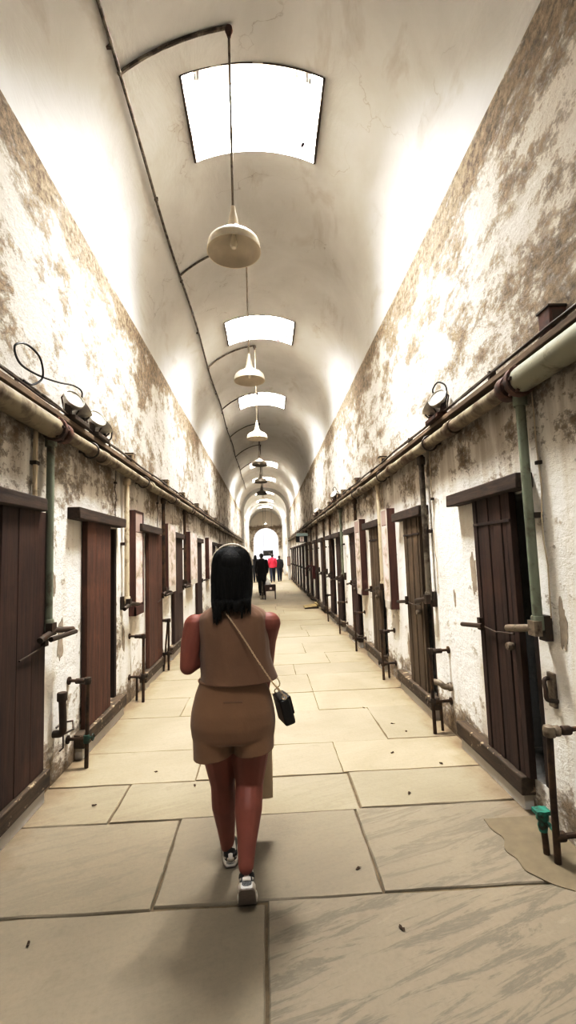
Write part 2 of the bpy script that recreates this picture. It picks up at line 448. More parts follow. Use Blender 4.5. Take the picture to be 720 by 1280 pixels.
def bend_path(pts, r=.04, n=5):
    """round the corners of a polyline"""
    pts = [V(p) for p in pts]; out = [pts[0]]
    for i in range(1, len(pts)-1):
        a, b, c = pts[i-1], pts[i], pts[i+1]
        d1 = (a-b); d2 = (c-b); rr = min(r, d1.length*.45, d2.length*.45)
        p1 = b+d1.normalized()*rr; p2 = b+d2.normalized()*rr
        for k in range(n+1):
            t = k/n; out.append(p1*(1-t)**2+b*2*t*(1-t)+p2*t*t)
    out.append(pts[-1]); return out

def smooth_path(pts, sub=6):
    pts = [V(p) for p in pts]; out = []
    P = [pts[0]*2-pts[1]]+pts+[pts[-1]*2-pts[-2]]
    for i in range(1, len(P)-2):
        for k in range(sub):
            t = k/sub; a, b, c, d = P[i-1], P[i], P[i+1], P[i+2]
            out.append(.5*((2*b)+(c-a)*t+(2*a-5*b+4*c-d)*t*t+(3*b-a-3*c+d)*t**3))
    out.append(pts[-1]); return out

# ------------------------------------------------------------------ dimensions
W = 1.6; SPRING = 4.6; YB = -5.0; YE = 47.5; RIB = 31.0
SKY = [(-1.1, -.15, 1), (3.93, 4.87, 2), (8.5, 9.45, 3), (12.7, 13.75, 4), (22.2, 23.3, 5), (26.8, 27.8, 6), (32.6, 33.7, 7), (37.5, 38.6, 8), (42.3, 43.4, 9)]
SKX = .67

# door modules: (side, lintel0, lintel1, leaf0, leaf1, sill0, sill1, open0, open1)
DOORS = []
rd = [(2.67, 3.765, 2.86, 3.385, 2.905, 3.89, 2.745, 3.32), (4.46, 5.46, 4.63, 5.16, 4.47, 5.62, 4.50, 5.08),
      (6.19, 7.20, 6.41, 6.92, 6.35, 7.41, 6.30, 6.98), (7.79, 8.95, 8.0, 8.55, 7.95, 9.15, 7.9, 8.5)]
y = 9.55
while y < 29.5:
    rd.append((y, y+1.12, y+.2, y+.74, y+.12, y+1.25, y+.08, y+.68)); y += 1.75 if y > 10 else 1.22
for d in rd: DOORS.append((1,)+d)
ld = [(2.05, 3.27, 2.80, 3.36, 2.2, 3.40, 2.85, 3.3), (3.825, 5.078, 4.11, 4.72, 3.99, 5.14, 4.25, 5.06),
      (5.73, 6.82, 6.22, 7.0, 5.96, 6.95, 6.28, 6.92), (7.385, 8.685, 7.89, 8.70, 7.6, 8.8, 7.95, 8.62),
      (9.95, 11.3, 10.5, 11.25, 10.2, 11.4, 10.55, 11.18)]
y = 13.2
while y < 29.5:
    ld.append((y, y+1.25, y+.4, y+1.1, y+.2, y+1.3, y+.46, y+1.04)); y += 1.8
for d in ld: DOORS.append((-1,)+d)

# ------------------------------------------------------------------ setting: walls, vault, floor
def wall_mesh(s):
    mb = MB(); ops = sorted([(d[7], d[8]) for d in DOORS if d[0] == s])
    Z0, Z1 = .2, 1.94; X = s*W
    def face(y0, y1, z0, z1):
        ny = max(1, int((y1-y0)/.45)) if y1 < 16 else max(1, int((y1-y0)/1.5)); nz = max(1, int((z1-z0)/.45))
        for i in range(ny):
            for k in range(nz):
                a, b = y0+(y1-y0)*i/ny, y0+(y1-y0)*(i+1)/ny; c, d = z0+(z1-z0)*k/nz, z0+(z1-z0)*(k+1)/nz
                p = [(X, a, c), (X, b, c), (X, b, d), (X, a, d)]
                mb.quad(*(p if s < 0 else p[::-1]))
    edges = [YB]
    for a, b in ops: edges += [a, b]
    edges.append(YE)
    for i in range(0, len(edges), 2): face(edges[i], edges[i+1], Z0, Z1)
    for i in range(len(edges)-1):
        face(edges[i], edges[i+1], -.03, Z0); face(edges[i], edges[i+1], Z1, SPRING)
    D = .42
    for a, b in ops:
        Xi = X+s*D
        for p in ([(X, a, Z0), (Xi, a, Z0), (Xi, a, Z1), (X, a, Z1)], [(X, b, Z0), (X, b, Z1), (Xi, b, Z1), (Xi, b, Z0)],
                  [(X, a, Z1), (Xi, a, Z1), (Xi, b, Z1), (X, b, Z1)], [(X, a, Z0), (X, b, Z0), (Xi, b, Z0), (Xi, a, Z0)]):
            mb.quad(*p)
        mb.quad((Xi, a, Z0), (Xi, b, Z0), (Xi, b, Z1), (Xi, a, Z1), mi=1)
    return mb

for s, nm in ((-1, 'wall_left'), (1, 'wall_right')):
    mb = wall_mesh(s)
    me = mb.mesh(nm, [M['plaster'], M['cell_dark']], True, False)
    bm = bmesh.new(); bm.from_mesh(me); bmesh.ops.remove_doubles(bm, verts=bm.verts, dist=1e-4)
    bm.to_mesh(me); bm.free()
    me.polygons.foreach_set('use_smooth', [True]*len(me.polygons)); me.set_sharp_from_angle(angle=math.radians(40))
    o = obj(nm, me, None); o['kind'] = 'structure'

def vault():
    mb = MB(); ys = {YB, YE}
    for a, b, k in SKY: ys |= {a, b}
    ys = sorted(ys); full = []
    for a, b in zip(ys[:-1], ys[1:]):
        n = max(1, int((b-a)/.5)); full += [a+(b-a)*i/n for i in range(n)]
    full.append(YE)
    ta = math.acos(SKX/W)
    th = [ta*i/12 for i in range(12)]+[ta+(PI-2*ta)*i/14 for i in range(14)]+[PI-ta+ta*i/12 for i in range(13)]
    vs = []
    for yv in full:
        for t in th:
            r = W
            if .02 < t < PI-.02:
                r += .022*mnoise.noise(V((math.cos(t)*1.4, yv*.55, t*1.3)))
            vs.append((r*math.cos(t), yv, SPRING+r*math.sin(t)))
    n = len(th); fs = []
    for i in range(len(full)-1):
        yc = (full[i]+full[i+1])/2
        insky = any(a < yc < b for a, b, k in SKY)
        for j in range(n-1):
            if insky and 12 <= j < 26: continue
            fs.append((i*n+j, (i+1)*n+j, (i+1)*n+j+1, i*n+j+1))
    mb.add(vs, fs); return mb
struct('ceiling', vault(), M['vault'])

# raised lips of two transverse arches far down the corridor, and the end wall with its arched opening
def arch_band(y0, y1, rin, rout, zs, jamb_out=W+.02, mat='vault', name='trim_1'):
    mb = MB(); n = 32
    prof_in = [(rin, 0)]+[(rin*math.cos(PI*i/n), zs+rin*math.sin(PI*i/n)) for i in range(n+1)]+[(-rin, 0)]
    prof_out = [(jamb_out, 0)]+[(jamb_out*math.cos(PI*i/n), SPRING+rout*math.sin(PI*i/n)) for i in range(n+1)]+[(-jamb_out, 0)]
    k = len(prof_in)
    for y in (y0, y1):
        for i in range(k-1):
            a, b, c, d = prof_in[i], prof_in[i+1], prof_out[i+1], prof_out[i]
            mb.quad(*[(p[0], y, p[1]) for p in (a, b, c, d)])
    for i in range(k-1):
        a, b = prof_in[i], prof_in[i+1]
        mb.quad((a[0], y0, a[1]), (b[0], y0, b[1]), (b[0], y1, b[1]), (a[0], y1, a[1]))
    return struct(name, mb, M[mat], True, True)
arch_band(RIB, RIB+.45, 1.42, W+.03, 4.55, name='trim_1')
arch_band(RIB+8, RIB+8.4, 1.42, W+.03, 4.55, name='trim_2')
arch_band(YE-.02, YE+.7, 1.28, W+.05, 3.2, jamb_out=W+.05, mat='plaster', name='wall_end')
mb = MB(); mb.quad((-W, YB, 0), (W, YB, 0), (W, YB, 6.25), (-W, YB, 6.25)); struct('wall_back', mb, M['jamb'])

# flagstones
ROWS = [(-4.8, [-.6, .5]), (-3.9, [-.1, .9]), (-3.1, [-.7, .3]), (-2.3, [.2]), (-1.5, [-.5, .7]), (-.6, [.05]), (.3, [-.62, .55]),
        (1.10, [-.045]), (2.335, [-.575, .51]), (3.07, [-1.02, .55]), (3.56, [-.56, .52]), (4.12, [-.3, 1.0]), (4.96, [-.93, .50]), (5.6, [.50]), (6.4, [-.6, .35]), (7.0, [.9, -.2]),
        (7.75, [-.5, .6]), (8.6, [.1]), (9.3, [-.7, .8])]
y = 10.1
while y < 60: ROWS.append((y, [random.uniform(-.9, -.1), random.uniform(.2, 1.)] if random.random() < .6 else [random.uniform(-.5, .5)])); y += random.uniform(.65, 1.05)
ROWS.append((60.0, []))
def floor_mesh():
    mb = MB(); cols = []
    rnd = random.Random(3); g0 = .006
    def slab(poly, c, g):
        n = len(poly); cx = sum(p[0] for p in poly)/n; cy = sum(p[1] for p in poly)/n
        tz = [rnd.uniform(-.0025, .0015) for _ in range(4)]
        # subdivide the outline with a wandering edge
        out = []
        for i in range(n):
            a, b = V(poly[i]), V(poly[(i+1) % n]); m = max(2, int((b-a).length/.09)); nv = V((-(b-a).y, (b-a).x)).normalized()
            for k in range(m):
                p = a.lerp(b, k/m)
                if 0 < k: p = p+nv*(.007*mnoise.noise(V((p.x*4.5, p.y*4.5, i*7.7+cx*3))) + .004*mnoise.noise(V((p.x*19, p.y*19, i*3.1))))
                out.append(p)
        k = len(out); vs = []
        for ins, z in (((0, -.03), (.001, -.006), (.007, 0)) if g > .003 else ((0, -.03), (.0005, -.003), (.003, 0))):
            for p in out:
                d = V((cx-p.x, cy-p.y)).normalized()*ins
                vs.append((p.x+d.x, p.y+d.y, z+tz[0]))
        fs = []
        for r in range(2):
            for i in range(k):
                i2 = (i+1) % k; fs.append((r*k+i, r*k+i2, (r+1)*k+i2, (r+1)*k+i))
        fs.append(tuple(range(2*k, 3*k)))
        mb.add(vs, fs); cols.extend([c]*len(fs))
    for i in range(len(ROWS)-1):
        y0, js = ROWS[i]; y1 = ROWS[i+1][0]
        xs = [-W-.06]+sorted(js)+[W+.06]
        g = g0 if y0 < 2 else .0045 if y0 < 3.2 else .002
        sk = .012*rnd.uniform(-1, 1) if y0 > 4 else 0
        for a, b in zip(xs[:-1], xs[1:]):
            ta = rnd.uniform(-.03, .03) if y0 > 5 else 0
            # skew of the joints near the camera follows the photograph
            if abs(y0-2.335) < .01: sa = (-.03 if abs(a+.575) < .01 else 0.0); sb = (-.03 if abs(b+.575) < .01 else 0.0)
            else: sa = sb = 0
            dy0 = (-.012 if y0 < 5 else 0)
            layer = 1.0 if (abs(y0-1.10) < .01 and a > -.1) else (.75 if (abs(y0-2.335) < .01 and a > .4) else rnd.uniform(0, .35) if y0 < 4 else rnd.uniform(0, .15))
            slab([(a+g, y0+g), (b-g, y0+g+dy0*(b-a)), (b-g+(0), y1-g+dy0*(b-a)), (a+g-sa*0, y1-g)], ((rnd.uniform(.75, 1.) if y0 < 3 else .55 if y0 < 3.5 else rnd.uniform(0, .35)), layer, rnd.random(), 1), g)  # slabs nearest the camera get a darker tint standing in for shade
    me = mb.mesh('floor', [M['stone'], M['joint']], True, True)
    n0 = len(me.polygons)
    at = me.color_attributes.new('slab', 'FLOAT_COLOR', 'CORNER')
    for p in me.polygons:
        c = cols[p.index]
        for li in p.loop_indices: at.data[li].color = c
    return me
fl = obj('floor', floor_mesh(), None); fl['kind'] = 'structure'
mb = MB(); mb.box((-W-.3, YB-.2, -.2), (W+.3, 60, -.0125)); o = struct('floor_bed', mb, M['joint'], False, True)
mb = MB()
pts = []
for k in range(40):
    t = k/39
    pts.append((1.245+.05*mnoise.noise(V((t*5, 0, 2)))+(.13*max(0, (.25-t)/.25)**1.5), 2.26+.60*t))
poly = pts+[(1.6, 2.86), (1.6, 2.22), (1.42, 2.225)]
mb.prism(poly, 'z', -.004, .004); struct('floor_patch', mb, simple('cement_floor_patch', s2l(116, 105, 85), .85, 0, .15, 14, .25), False, True)

# skylights
for a, b, k in SKY:
    root = MB(); ta = math.acos(SKX/W); zt = 7.45; n = 14
    arcp = [(W*math.cos(ta+(PI-2*ta)*i/n), SPRING+W*math.sin(ta+(PI-2*ta)*i/n)) for i in range(n+1)]
    for yy_ in (a, b):
        for i in range(n):
            p, q = arcp[i], arcp[i+1]
            root.quad((p[0], yy_, p[1]-.02), (q[0], yy_, q[1]-.02), (q[0], yy_, zt), (p[0], yy_, zt))
    for sx in (-1, 1):
        zb = arcp[0][1]-.02
        root.quad((sx*SKX, a, zb), (sx*SKX, b, zb), (sx*SKX, b, zt), (sx*SKX, a, zt))
    w_ = struct('window_%d' % k, root, M['shaft'], True, False)
    if k > 7: continue
    fr = MB(); zf = 7.3
    fr.box((-SKX, a, zf), (-SKX+.03, b, zf+.05)); fr.box((SKX-.03, a, zf), (SKX, b, zf+.05))
    fr.box((-SKX, a, zf), (SKX, a+.03, zf+.05)); fr.box((-SKX, b-.03, zf), (SKX, b, zf+.05))
    obj('window_frame', fr, M['shaft'], w_)
    p_ = MB(); p_.quad((-SKX, a, zf+.03), (SKX, a, zf+.03), (SKX, b, zf+.03), (-SKX, b, zf+.03)); obj('pane', p_, M['glass'], w_, 0, False)
    if k <= 4:
        ed = MB(); zc = arcp[0][1]
        for sx in (-1, 1):
            rough_box(ed, (sx*(SKX-.012), a, zc-.028), (sx*(SKX+.012), b, zc-.004), 14, .009, k*3+sx)
        for i in range(n):
            if mnoise.noise(V((i*.9, k*2.2, 1))) > -.12:
                p, q = arcp[i], arcp[i+1]
                ed.tube([(p[0], a, p[1]-.01), (q[0], a, q[1]-.01)], .006, 6)
        obj('corroded_edging', ed, M['iron'], w_)
        for sx in (-1, 1):
            br = MB(); x = sx*(SKX-.012)
            br.box((x-sx*.03-.012, b-.035, 6.98), (x-sx*.03+.012, b-.005, 7.26)); br.box((x-sx*.05-.03, b-.05, 6.96), (x-sx*.05+.03, b-.005, 6.985))
            br.tube([(x-sx*.04, b-.03, 6.99), (x-sx*.15, b-.03, 7.10)], .006, 6); br.tube([(x-sx*.155, b-.03, 6.86), (x-sx*.155, b-.03, 7.28)], .005, 6)
            cn = MB(); zz = 6.12; q = 0
            while zz < 7.2:
                l_ = .03+.11*abs(mnoise.noise(V((zz*5, k*3.1, sx))))
                if sx < 0 or q % 3 == 0: cn.tube([(x, b-.012, zz), (x+.004*sx, b-.012, zz+l_)], .004+.012*abs(mnoise.noise(V((zz*9, k, sx*2)))), 6)
                zz += l_+.04*(q % 2); q += 1
            obj('rust_streak', cn, M['black'], w_)
            obj('bracket', br, M['black'], w_)
        fl_ = MB(); rn = random.Random(k)
        for q in range(9):
            x = rn.choice([-1, 1])*rn.uniform(.35, .62); c = V((x, b-.006, 6.12+rn.uniform(0, .16)))
            ang = sorted(rn.uniform(0, 2*PI) for _ in range(7)); r = rn.uniform(.012, .035)
            fl_.add([c+V((math.cos(t)*r*rn.uniform(.6, 1.5), 0, math.sin(t)*r)) for t in ang], [tuple(range(7))])
        obj('flaked_patch', fl_, M['maroon_dark'], w_, 0, False)

# places where the limewash has fallen away in whole flakes
M['bare'] = simple('bare_grey_render', s2l(172, 160, 144), .95, 0, .3, 18, .4, 'pos', .006)
for k, (s, yv, z, w_, h_) in enumerate([(1, 2.50, 1.17, .036, .12), (1, 3.55, 1.42, .05, .15), (1, 3.95, 1.20, .022, .07), (1, 2.40, .80, .03, .10), (-1, 3.72, 1.02, .05, .14), (-1, 3.60, 1.45, .03, .08), (-1, 5.30, .75, .05, .14), (1, 5.35, .5, .05, .13)]):
    rn = random.Random(k+40); mb = MB(); n = 40; pts = []
    for q in range(n):
        a = 2*PI*q/n; f = 1+.55*mnoise.noise(V((math.cos(a)*1.6, math.sin(a)*1.6, k*3.3)))+.22*mnoise.noise(V((math.cos(a)*6, math.sin(a)*6, k*5.1)))
        pts.append((yv+w_*f*math.cos(a), z+h_*f*math.sin(a)))
    mb.prism(pts, 'x', s*(W-.0025), s*(W+.002)); struct('wall_patch_%d' % (k+1), mb, M['bare'], False, True)

# ------------------------------------------------------------------ doors
def ordinal(k): return ['first', 'second', 'third', 'fourth', 'fifth', 'sixth', 'seventh', 'eighth', 'ninth', 'tenth', 'eleventh', 'twelfth', 'thirteenth', 'fourteenth', 'fifteenth', 'sixteenth'][k]
DL = {(1, 0): 'nearest cell door on the right wall, dark brown planks with top rail and iron bolt',
      (1, 1): 'grey brown weathered cell door, second from the camera on the right wall',
      (1, 2): 'brown cell door on the right wall between the two pale exhibit panels',
      (1, 3): 'dark cell door just past the second pale panel on the right wall',
      (-1, 0): 'dark brown cell door at the left edge, nearest on the left wall',
      (-1, 1): 'reddish brown cell door standing partly open on a black gap, second on the left wall',
      (-1, 2): 'red brown cell door just past the framed pink panel on the left wall',
      (-1, 3): 'narrow dark cell door, fourth on the left wall, under a blackened lintel',
      (-1, 4): 'fifth cell door on the left wall, just left of the woman in brown'}
WM = {(1, 0): 'wood_brown', (1, 1): 'wood_grey', (1, 2): 'wood_grey', (-1, 1): 'wood_red', (-1, 2): 'wood_red'}
cnt = {1: 0, -1: 0}; dn = 0
for d in DOORS:
    s, l0, l1, f0, f1, s0, s1, o0, o1 = d
    k = cnt[s]; cnt[s] += 1; dn += 1
    yc = (l0+l1)/2; base = V((s*W, yc, 0))
    lab = DL.get((s, k)); grp = None
    if lab is None:
        if k <= 8 and s > 0: lab = '%s dark cell door from the camera on the right wall, far down the corridor' % ordinal(k)
        else:
            lab = 'small distant cell door near the far end of the %s wall' % ('right' if s > 0 else 'left'); grp = 'distant cell doors on the %s wall' % ('right' if s > 0 else 'left')
    t = thing('door_%d' % dn, lab, 'door', base, 0, grp, 'structure')
    far = l0 > 12
    def P(x, yv, z): return (s*(x-W), yv-yc, z)      # x = distance from the corridor axis
    lh = .095
    mb = MB(); rough_box(mb, P(1.50, l0, 1.953), P(1.63, l1, 1.953+lh), 3 if far else 10, .006, dn*1.7); obj('lintel', mb, M['beam'], t, .008)
    mb = MB(); rough_box(mb, P(1.515, s0, .095), P(1.62, s1, .205), 3 if far else 10, .006, dn*2.9)
    so = obj('sill', mb, M['sillwood'], t, .008)
    # plinth strip under the sill
    if not far:
        mb = MB(); rough_box(mb, P(1.54, s0+.03, -.005), P(1.62, s1-.03, .096), 8, .004, dn); obj('stone_step', mb, M['vault'], t, .006)
    # leaf of vertical planks
    mb = MB(); npl = 2 if far else (9 if s > 0 else 3); wd = (f1-f0)/npl
    for q in range(npl):
        g = .0022 if s > 0 else .001; dx = .003*((q*7+dn) % 3)*(1 if s > 0 else .4)
        rough_box(mb, P(1.545+dx, f0+q*wd+g, .207), P(1.592, f0+(q+1)*wd-g, 1.955), 6, .002, dn+q*.7, 2)
    mb.box(P(1.562, f0+.01, .215), P(1.588, f1-.01, 1.95))
    lf = obj('leaf', mb, M[WM.get((s, k), 'wood_brown')], t, 0 if far else .003)
    if s > 0 and not far:
        mb = MB(); rough_box(mb, P(1.541, f0+.004, 1.765), P(1.55, f1-.006, 1.785), 6, .0015, dn); obj('rail', mb, M['jamb'], lf, .002)
    # jamb posts
    if not far:
        for yj in ((o0, o0+.05), (o1-.05, o1)):
            mb = MB(); rough_box(mb, P(1.60, yj[0], .2), P(1.68, yj[1], 1.94), 8, .004, dn+yj[0], 2); obj('jamb', mb, M['jamb'], t, .004)
    # bolt and strap across the leaf
    zb = 1.075
    if not (s < 0 and k == 1):
        mb = MB()
        if s > 0:
            mb.tube([P(1.505, f1-.12, zb-.015), P(1.50, f1+.21, zb-.05)], .017, 8); mb.box(P(1.52, f1-.05, zb-.055), P(1.55, f1-.01, zb+.03))
            mb.tube([P(1.53, f0+.03, zb-.01), P(1.527, (f0+f1)/2, zb-.035), P(1.53, f1-.04, zb-.02)], .006, 6)
        else:
            mb.box(P(1.52, f1-.06, zb-.04), P(1.55, f1-.01, zb+.04)); mb.tube([P(1.50, f1-.02, zb), P(1.46, f1+.30, zb+.005)], .018, 8)
            mb.tube([P(1.535, f1-.36, zb-.07), P(1.525, f1-.15, zb-.045), P(1.53, f1-.02, zb-.02)], .006, 6)
        obj('bolt', mb, M['iron'], lf)
        if s > 0 and not far:
            mb = MB(); r_ = Matrix.Rotation(PI/2, 3, 'Y'); mb.lathe([(0, -.02), (.022, -.02), (.026, 0), (.022, .02), (0, .02)], P(1.515, f0+.06, zb-.09), 14, r_)
            obj('padlock', mb, M['iron_pale'], lf)

# ------------------------------------------------------------------ overhead pipe runs
def collar(mb, c, ax, r, w):
    a = V(ax).normalized()*w/2; c = V(c); mb.tube([c-a, c-a*.8, c+a*.8, c+a], [r*.93, r, r, r*.93], 16)
for s, nm in ((1, 'right'), (-1, 'left')):
    t = thing('steam_pipe', 'thick flaking grey main pipe running high along the %s wall above the cell doors' % nm, 'pipe', (s*1.5, 0, 2.565))
    mb = MB(); rn = random.Random(5+s)
    a = 2.55 if s > 0 else 3.35
    pts = [(0, YB+.05, 0), (0, 0, .0), (0, a, 0)]
    big = MB(); big.tube(pts, .076, 18); obj('pipe_section', big, M['pipe_main' if s < 0 else 'pipe_near'], t)
    pts = [(.004*math.sin(q*1.3), a+(RIB-.1-a)*q/40, .006*math.sin(q*.9)) for q in range(41)]
    mb.tube(pts, .052, 16); obj('pipe_section', mb, M['pipe_main'], t)
    fm = MB(); collar(fm, (0, a, 0), (0, 1, 0), .092, .05); collar(fm, (0, a+.12, 0), (0, 1, 0), .08, .07)
    for q in range(6):
        an = q*PI/3; fm.tube([(.078*math.cos(an), a-.05, .078*math.sin(an)), (.078*math.cos(an), a+.05, .078*math.sin(an))], .01, 6)
    obj('flange', fm, M['flange'], t)
    yq = a+1.0
    while yq < 16:
        cm = MB(); collar(cm, (0, yq, 0), (0, 1, 0), .064, .11); obj('coupling', cm, M['pipe_main'], t); yq += 1.78
    yq = 2.3
    while yq < 24:
        cm = MB()
        cm.tube([(.068*math.cos(an), yq, .068*math.sin(an)) for an in [PI*2*k/16 for k in range(16)]], .008, 6, closed=True)
        cm.box((s*.05, yq-.015, -.02), (s*.1, yq+.015, .0)); obj('hanger', cm, M['iron'], t); yq += 1.75

    t = thing('timber_ledge', 'brown timber ledge on top of the main pipe on the %s wall' % nm, 'ledge', (s*1.585, 0, 2.665))
    lm = MB(); rough_box(lm, (-s*.105, YB+.05, -.005), (s*.006, RIB-.1, .035), 60, .006, 4+s); obj('plank', lm, M['ledge'], t, .004)
    lm = MB(); rough_box(lm, (-s*.03, YB+.05, .035), (s*.006, RIB-.1, .075), 60, .006, 9+s); obj('batten', lm, M['beam'], t, .004)
    t = thing('electrical_conduit', 'thin grey electrical conduit run above the ledge on the %s wall' % nm, 'conduit', (s*1.52, 0, 2.755))
    lm = MB(); pts = [(.004*math.sin(q*2.1), YB+.05+(RIB-YB-.2)*q/70, .008*math.sin(q*1.7)) for q in range(71)]
    lm.tube(pts, .011, 8); obj('conduit_tube', lm, M['conduit'], t)
    lm = MB(); pts = [(-s*.024+.004*math.sin(q*1.1), YB+.05+(RIB-YB-.2)*q/70, -.02+.01*math.sin(q*2.3)) for q in range(71)]
    lm.tube(pts, .007, 8); obj('conduit_tube', lm, M['iron'], t)
    for q in range(14): lm = MB(); lm.box((-.016, 2.9+q*1.75, -.05), (s*.03, 2.925+q*1.75, .014)); obj('saddle', lm, M['iron'], t)

# junction boxes sitting on the conduit run
BX = {1: [2.29, 5.90, 7.58, 8.96, 9.56, 11.03, 12.9, 14.6], -1: [5.40, 7.30, 8.77, 10.58, 12.27, 14.6]}
BLAB = {1: ['rust brown junction box at the right edge above the nearest right cell door', 'small metal junction box above the second right cell door',
            'small junction box above the third right cell door', 'small junction box above the fourth right cell door', 'small junction box just beyond the fourth right cell door',
            'small dark junction box beside the far right floodlight', 'tiny junction box far along the right pipe run', 'tiny last junction box toward the far end of the right pipe run'],
        -1: ['square metal junction box above the framed pink panel on the left', 'square metal junction box above the fourth left cell door', 'dark junction box standing above the left pipe, third from the camera',
             'small junction box on the left pipe run, fourth from the camera', 'tiny junction box on the left pipe run, fifth from the camera', 'tiny junction box on the left pipe run beside the woman\'s head']}
for s in (1, -1):
    for k, yb in enumerate(BX[s]):
        t = thing('junction_box', BLAB[s][k], 'junction box', (s*1.55, yb, 2.705), 0, 'junction boxes along the %s pipe run' % ('right' if s > 0 else 'left'))
        h = .15 if (s > 0 and k == 0) else .13; m_ = M['flange'] if (s > 0 and k == 0) else M['white_box']
        mb = MB(); mb.box((-.045, -.05, 0), (.05, .05, h)); obj('casing', mb, m_, t, .006)
        mb = MB(); mb.box((-.052, -.056, h-.008), (.05, .056, h+.004)); mb.box((-.03, -.052, .02), (.03, -.05, h-.025)); obj('cover', mb, M['iron'], t, .003)
        for sy in (-1, 1):
            mb = MB(); mb.tube([(.0, sy*.05, .04), (.0, sy*.11, .04)], .014, 8); obj('gland', mb, M['iron'], t)

# twin floodlights on the ledge
FL = [(1, 3.83, .15, 1., 'silver floodlight with two heads and a looped black cable on the right pipe ledge'),
      (-1, 3.72, .15, 1., 'grey twin floodlight nearer the camera on the left pipe ledge'),
      (-1, 4.22, .13, .9, 'pale twin floodlight just beyond the grey one on the left pipe ledge'),
      (1, 9.85, .13, 1., 'white floodlight far along the right pipe ledge above the fifth door'),
      (1, 13.4, .13, 1., 'tiny pale floodlight furthest along the right pipe ledge')]
for fi, (s, yf, R_, sc, lab) in enumerate(FL):
    t = thing('floodlight', lab, 'floodlight', (s*1.53, yf, 2.705), 0, 'floodlights on the pipe ledges')
    mb = MB(); mb.box((-.05, -.13, 0), (.05, .13, .03)); mb.box((-.02, -.14, .03), (.02, -.11, .10)); mb.box((-.02, .11, .03), (.02, .14, .10)); obj('base_bracket', mb, M['flange' if s > 0 else 'iron'], t, .004)
    for q, (dy, tilt, yaw) in enumerate(((-.085, .95, .5), (.09, .85, -.35))):
        rot = Matrix.Rotation(-s*tilt, 3, 'Y') @ Matrix.Rotation(yaw, 3, 'X')
        c = V((-s*.01, dy, .125))
        mb = MB(); mb.lathe([(0, -.075), (.022, -.075), (.03, -.06), (.045, -.03), (.068, .005), (.072, .03), (.066, .032), (.055, .005), (.03, -.02), (0, -.03)], c, 20, rot)
        hd = obj('lamp_head', mb, M['silver'], t)
        mb = MB(); mb.lathe([(0, .034), (.03, .031), (.063, .022), (.06, .018), (0, .02)], c, 20, rot); obj('lens', mb, M['lens'], hd)
        mb = MB(); mb.tube([rot @ V((.074, 0, .0))+c, rot @ V((.08, 0, -.05))+c, rot @ V((0, 0, -.10))+c, rot @ V((-.08, 0, -.05))+c, rot @ V((-.074, 0, .0))+c], .006, 6)
        mb.tube([rot @ V((0, 0, -.10))+c, V((0, dy, .02))], .012, 8); obj('yoke', mb, M['iron'], hd)
    if fi < 4:
        mb = MB()
        if s > 0: pp = [(-.02, -.10, .03), (.01, -.16, .10), (.02, -.15, .20), (-.0, -.06, .26), (-.02, -.0, .23), (-.01, .01, .19)]
        elif fi == 1: pp = [(.03, .02, .16), (.04, .0, .22), (.03, -.12, .22), (.03, -.35, .16), (.0, -.55, .13), (-.03, -.70, .14), (-.02, -.78, .20), (.0, -.70, .245), (.02, -.58, .22), (.01, -.52, .13), (-.01, -.6, .06), (0, -.72, .04)]
        else: pp = [(.0, .16, .03), (.03, .22, .06), (.04, .20, .13), (.03, .12, .16), (.02, .10, .10), (.0, .14, .02)]
        mb.tube(smooth_path(pp), .006, 6); mb.ball(pp[-1] if s > 0 else pp[0], .014, 8, 6); obj('cable', mb, M['black'], t)
    t.scale = (1.15, 1.12, 1.22); t.location.x = s*1.50

# ------------------------------------------------------------------ drop pipes beside the doors
VP = {1: [2.625, 4.405, 6.175, 7.84, 9.40, 11.05, 12.24, 14.0, 15.75, 17.5], -1: [3.375, 5.215, 7.06, 8.89]}
VLAB = {1: ['grey green drop pipe beside the nearest right cell door', 'dark grey drop pipe beside the second right cell door', 'pale drop pipe between the first right panel and the third right door',
            'drop pipe at the near side of the fourth right cell door', 'grey green drop pipe at the fifth right cell door', 'dark drop pipe, sixth from the camera on the right wall', 'dark drop pipe, seventh from the camera on the right wall',
            'thin distant drop pipe, eighth on the right wall', 'thin distant drop pipe, ninth on the right wall', 'thin distant drop pipe, tenth on the right wall'],
        -1: ['green drop pipe right of the nearest left cell door', 'pale brown drop pipe left of the framed pink panel on the left wall', 'dark drop pipe between third and fourth left cell doors', 'dark drop pipe right of the fourth left cell door']}
VMAT = {(1, 0): 'pipe_green', (1, 1): 'conduit', (1, 2): 'pipe_pale', (1, 3): 'pipe_rust', (1, 4): 'pipe_green', (-1, 0): 'pipe_green', (-1, 1): 'pipe_pale', (-1, 2): 'pipe_rust'}
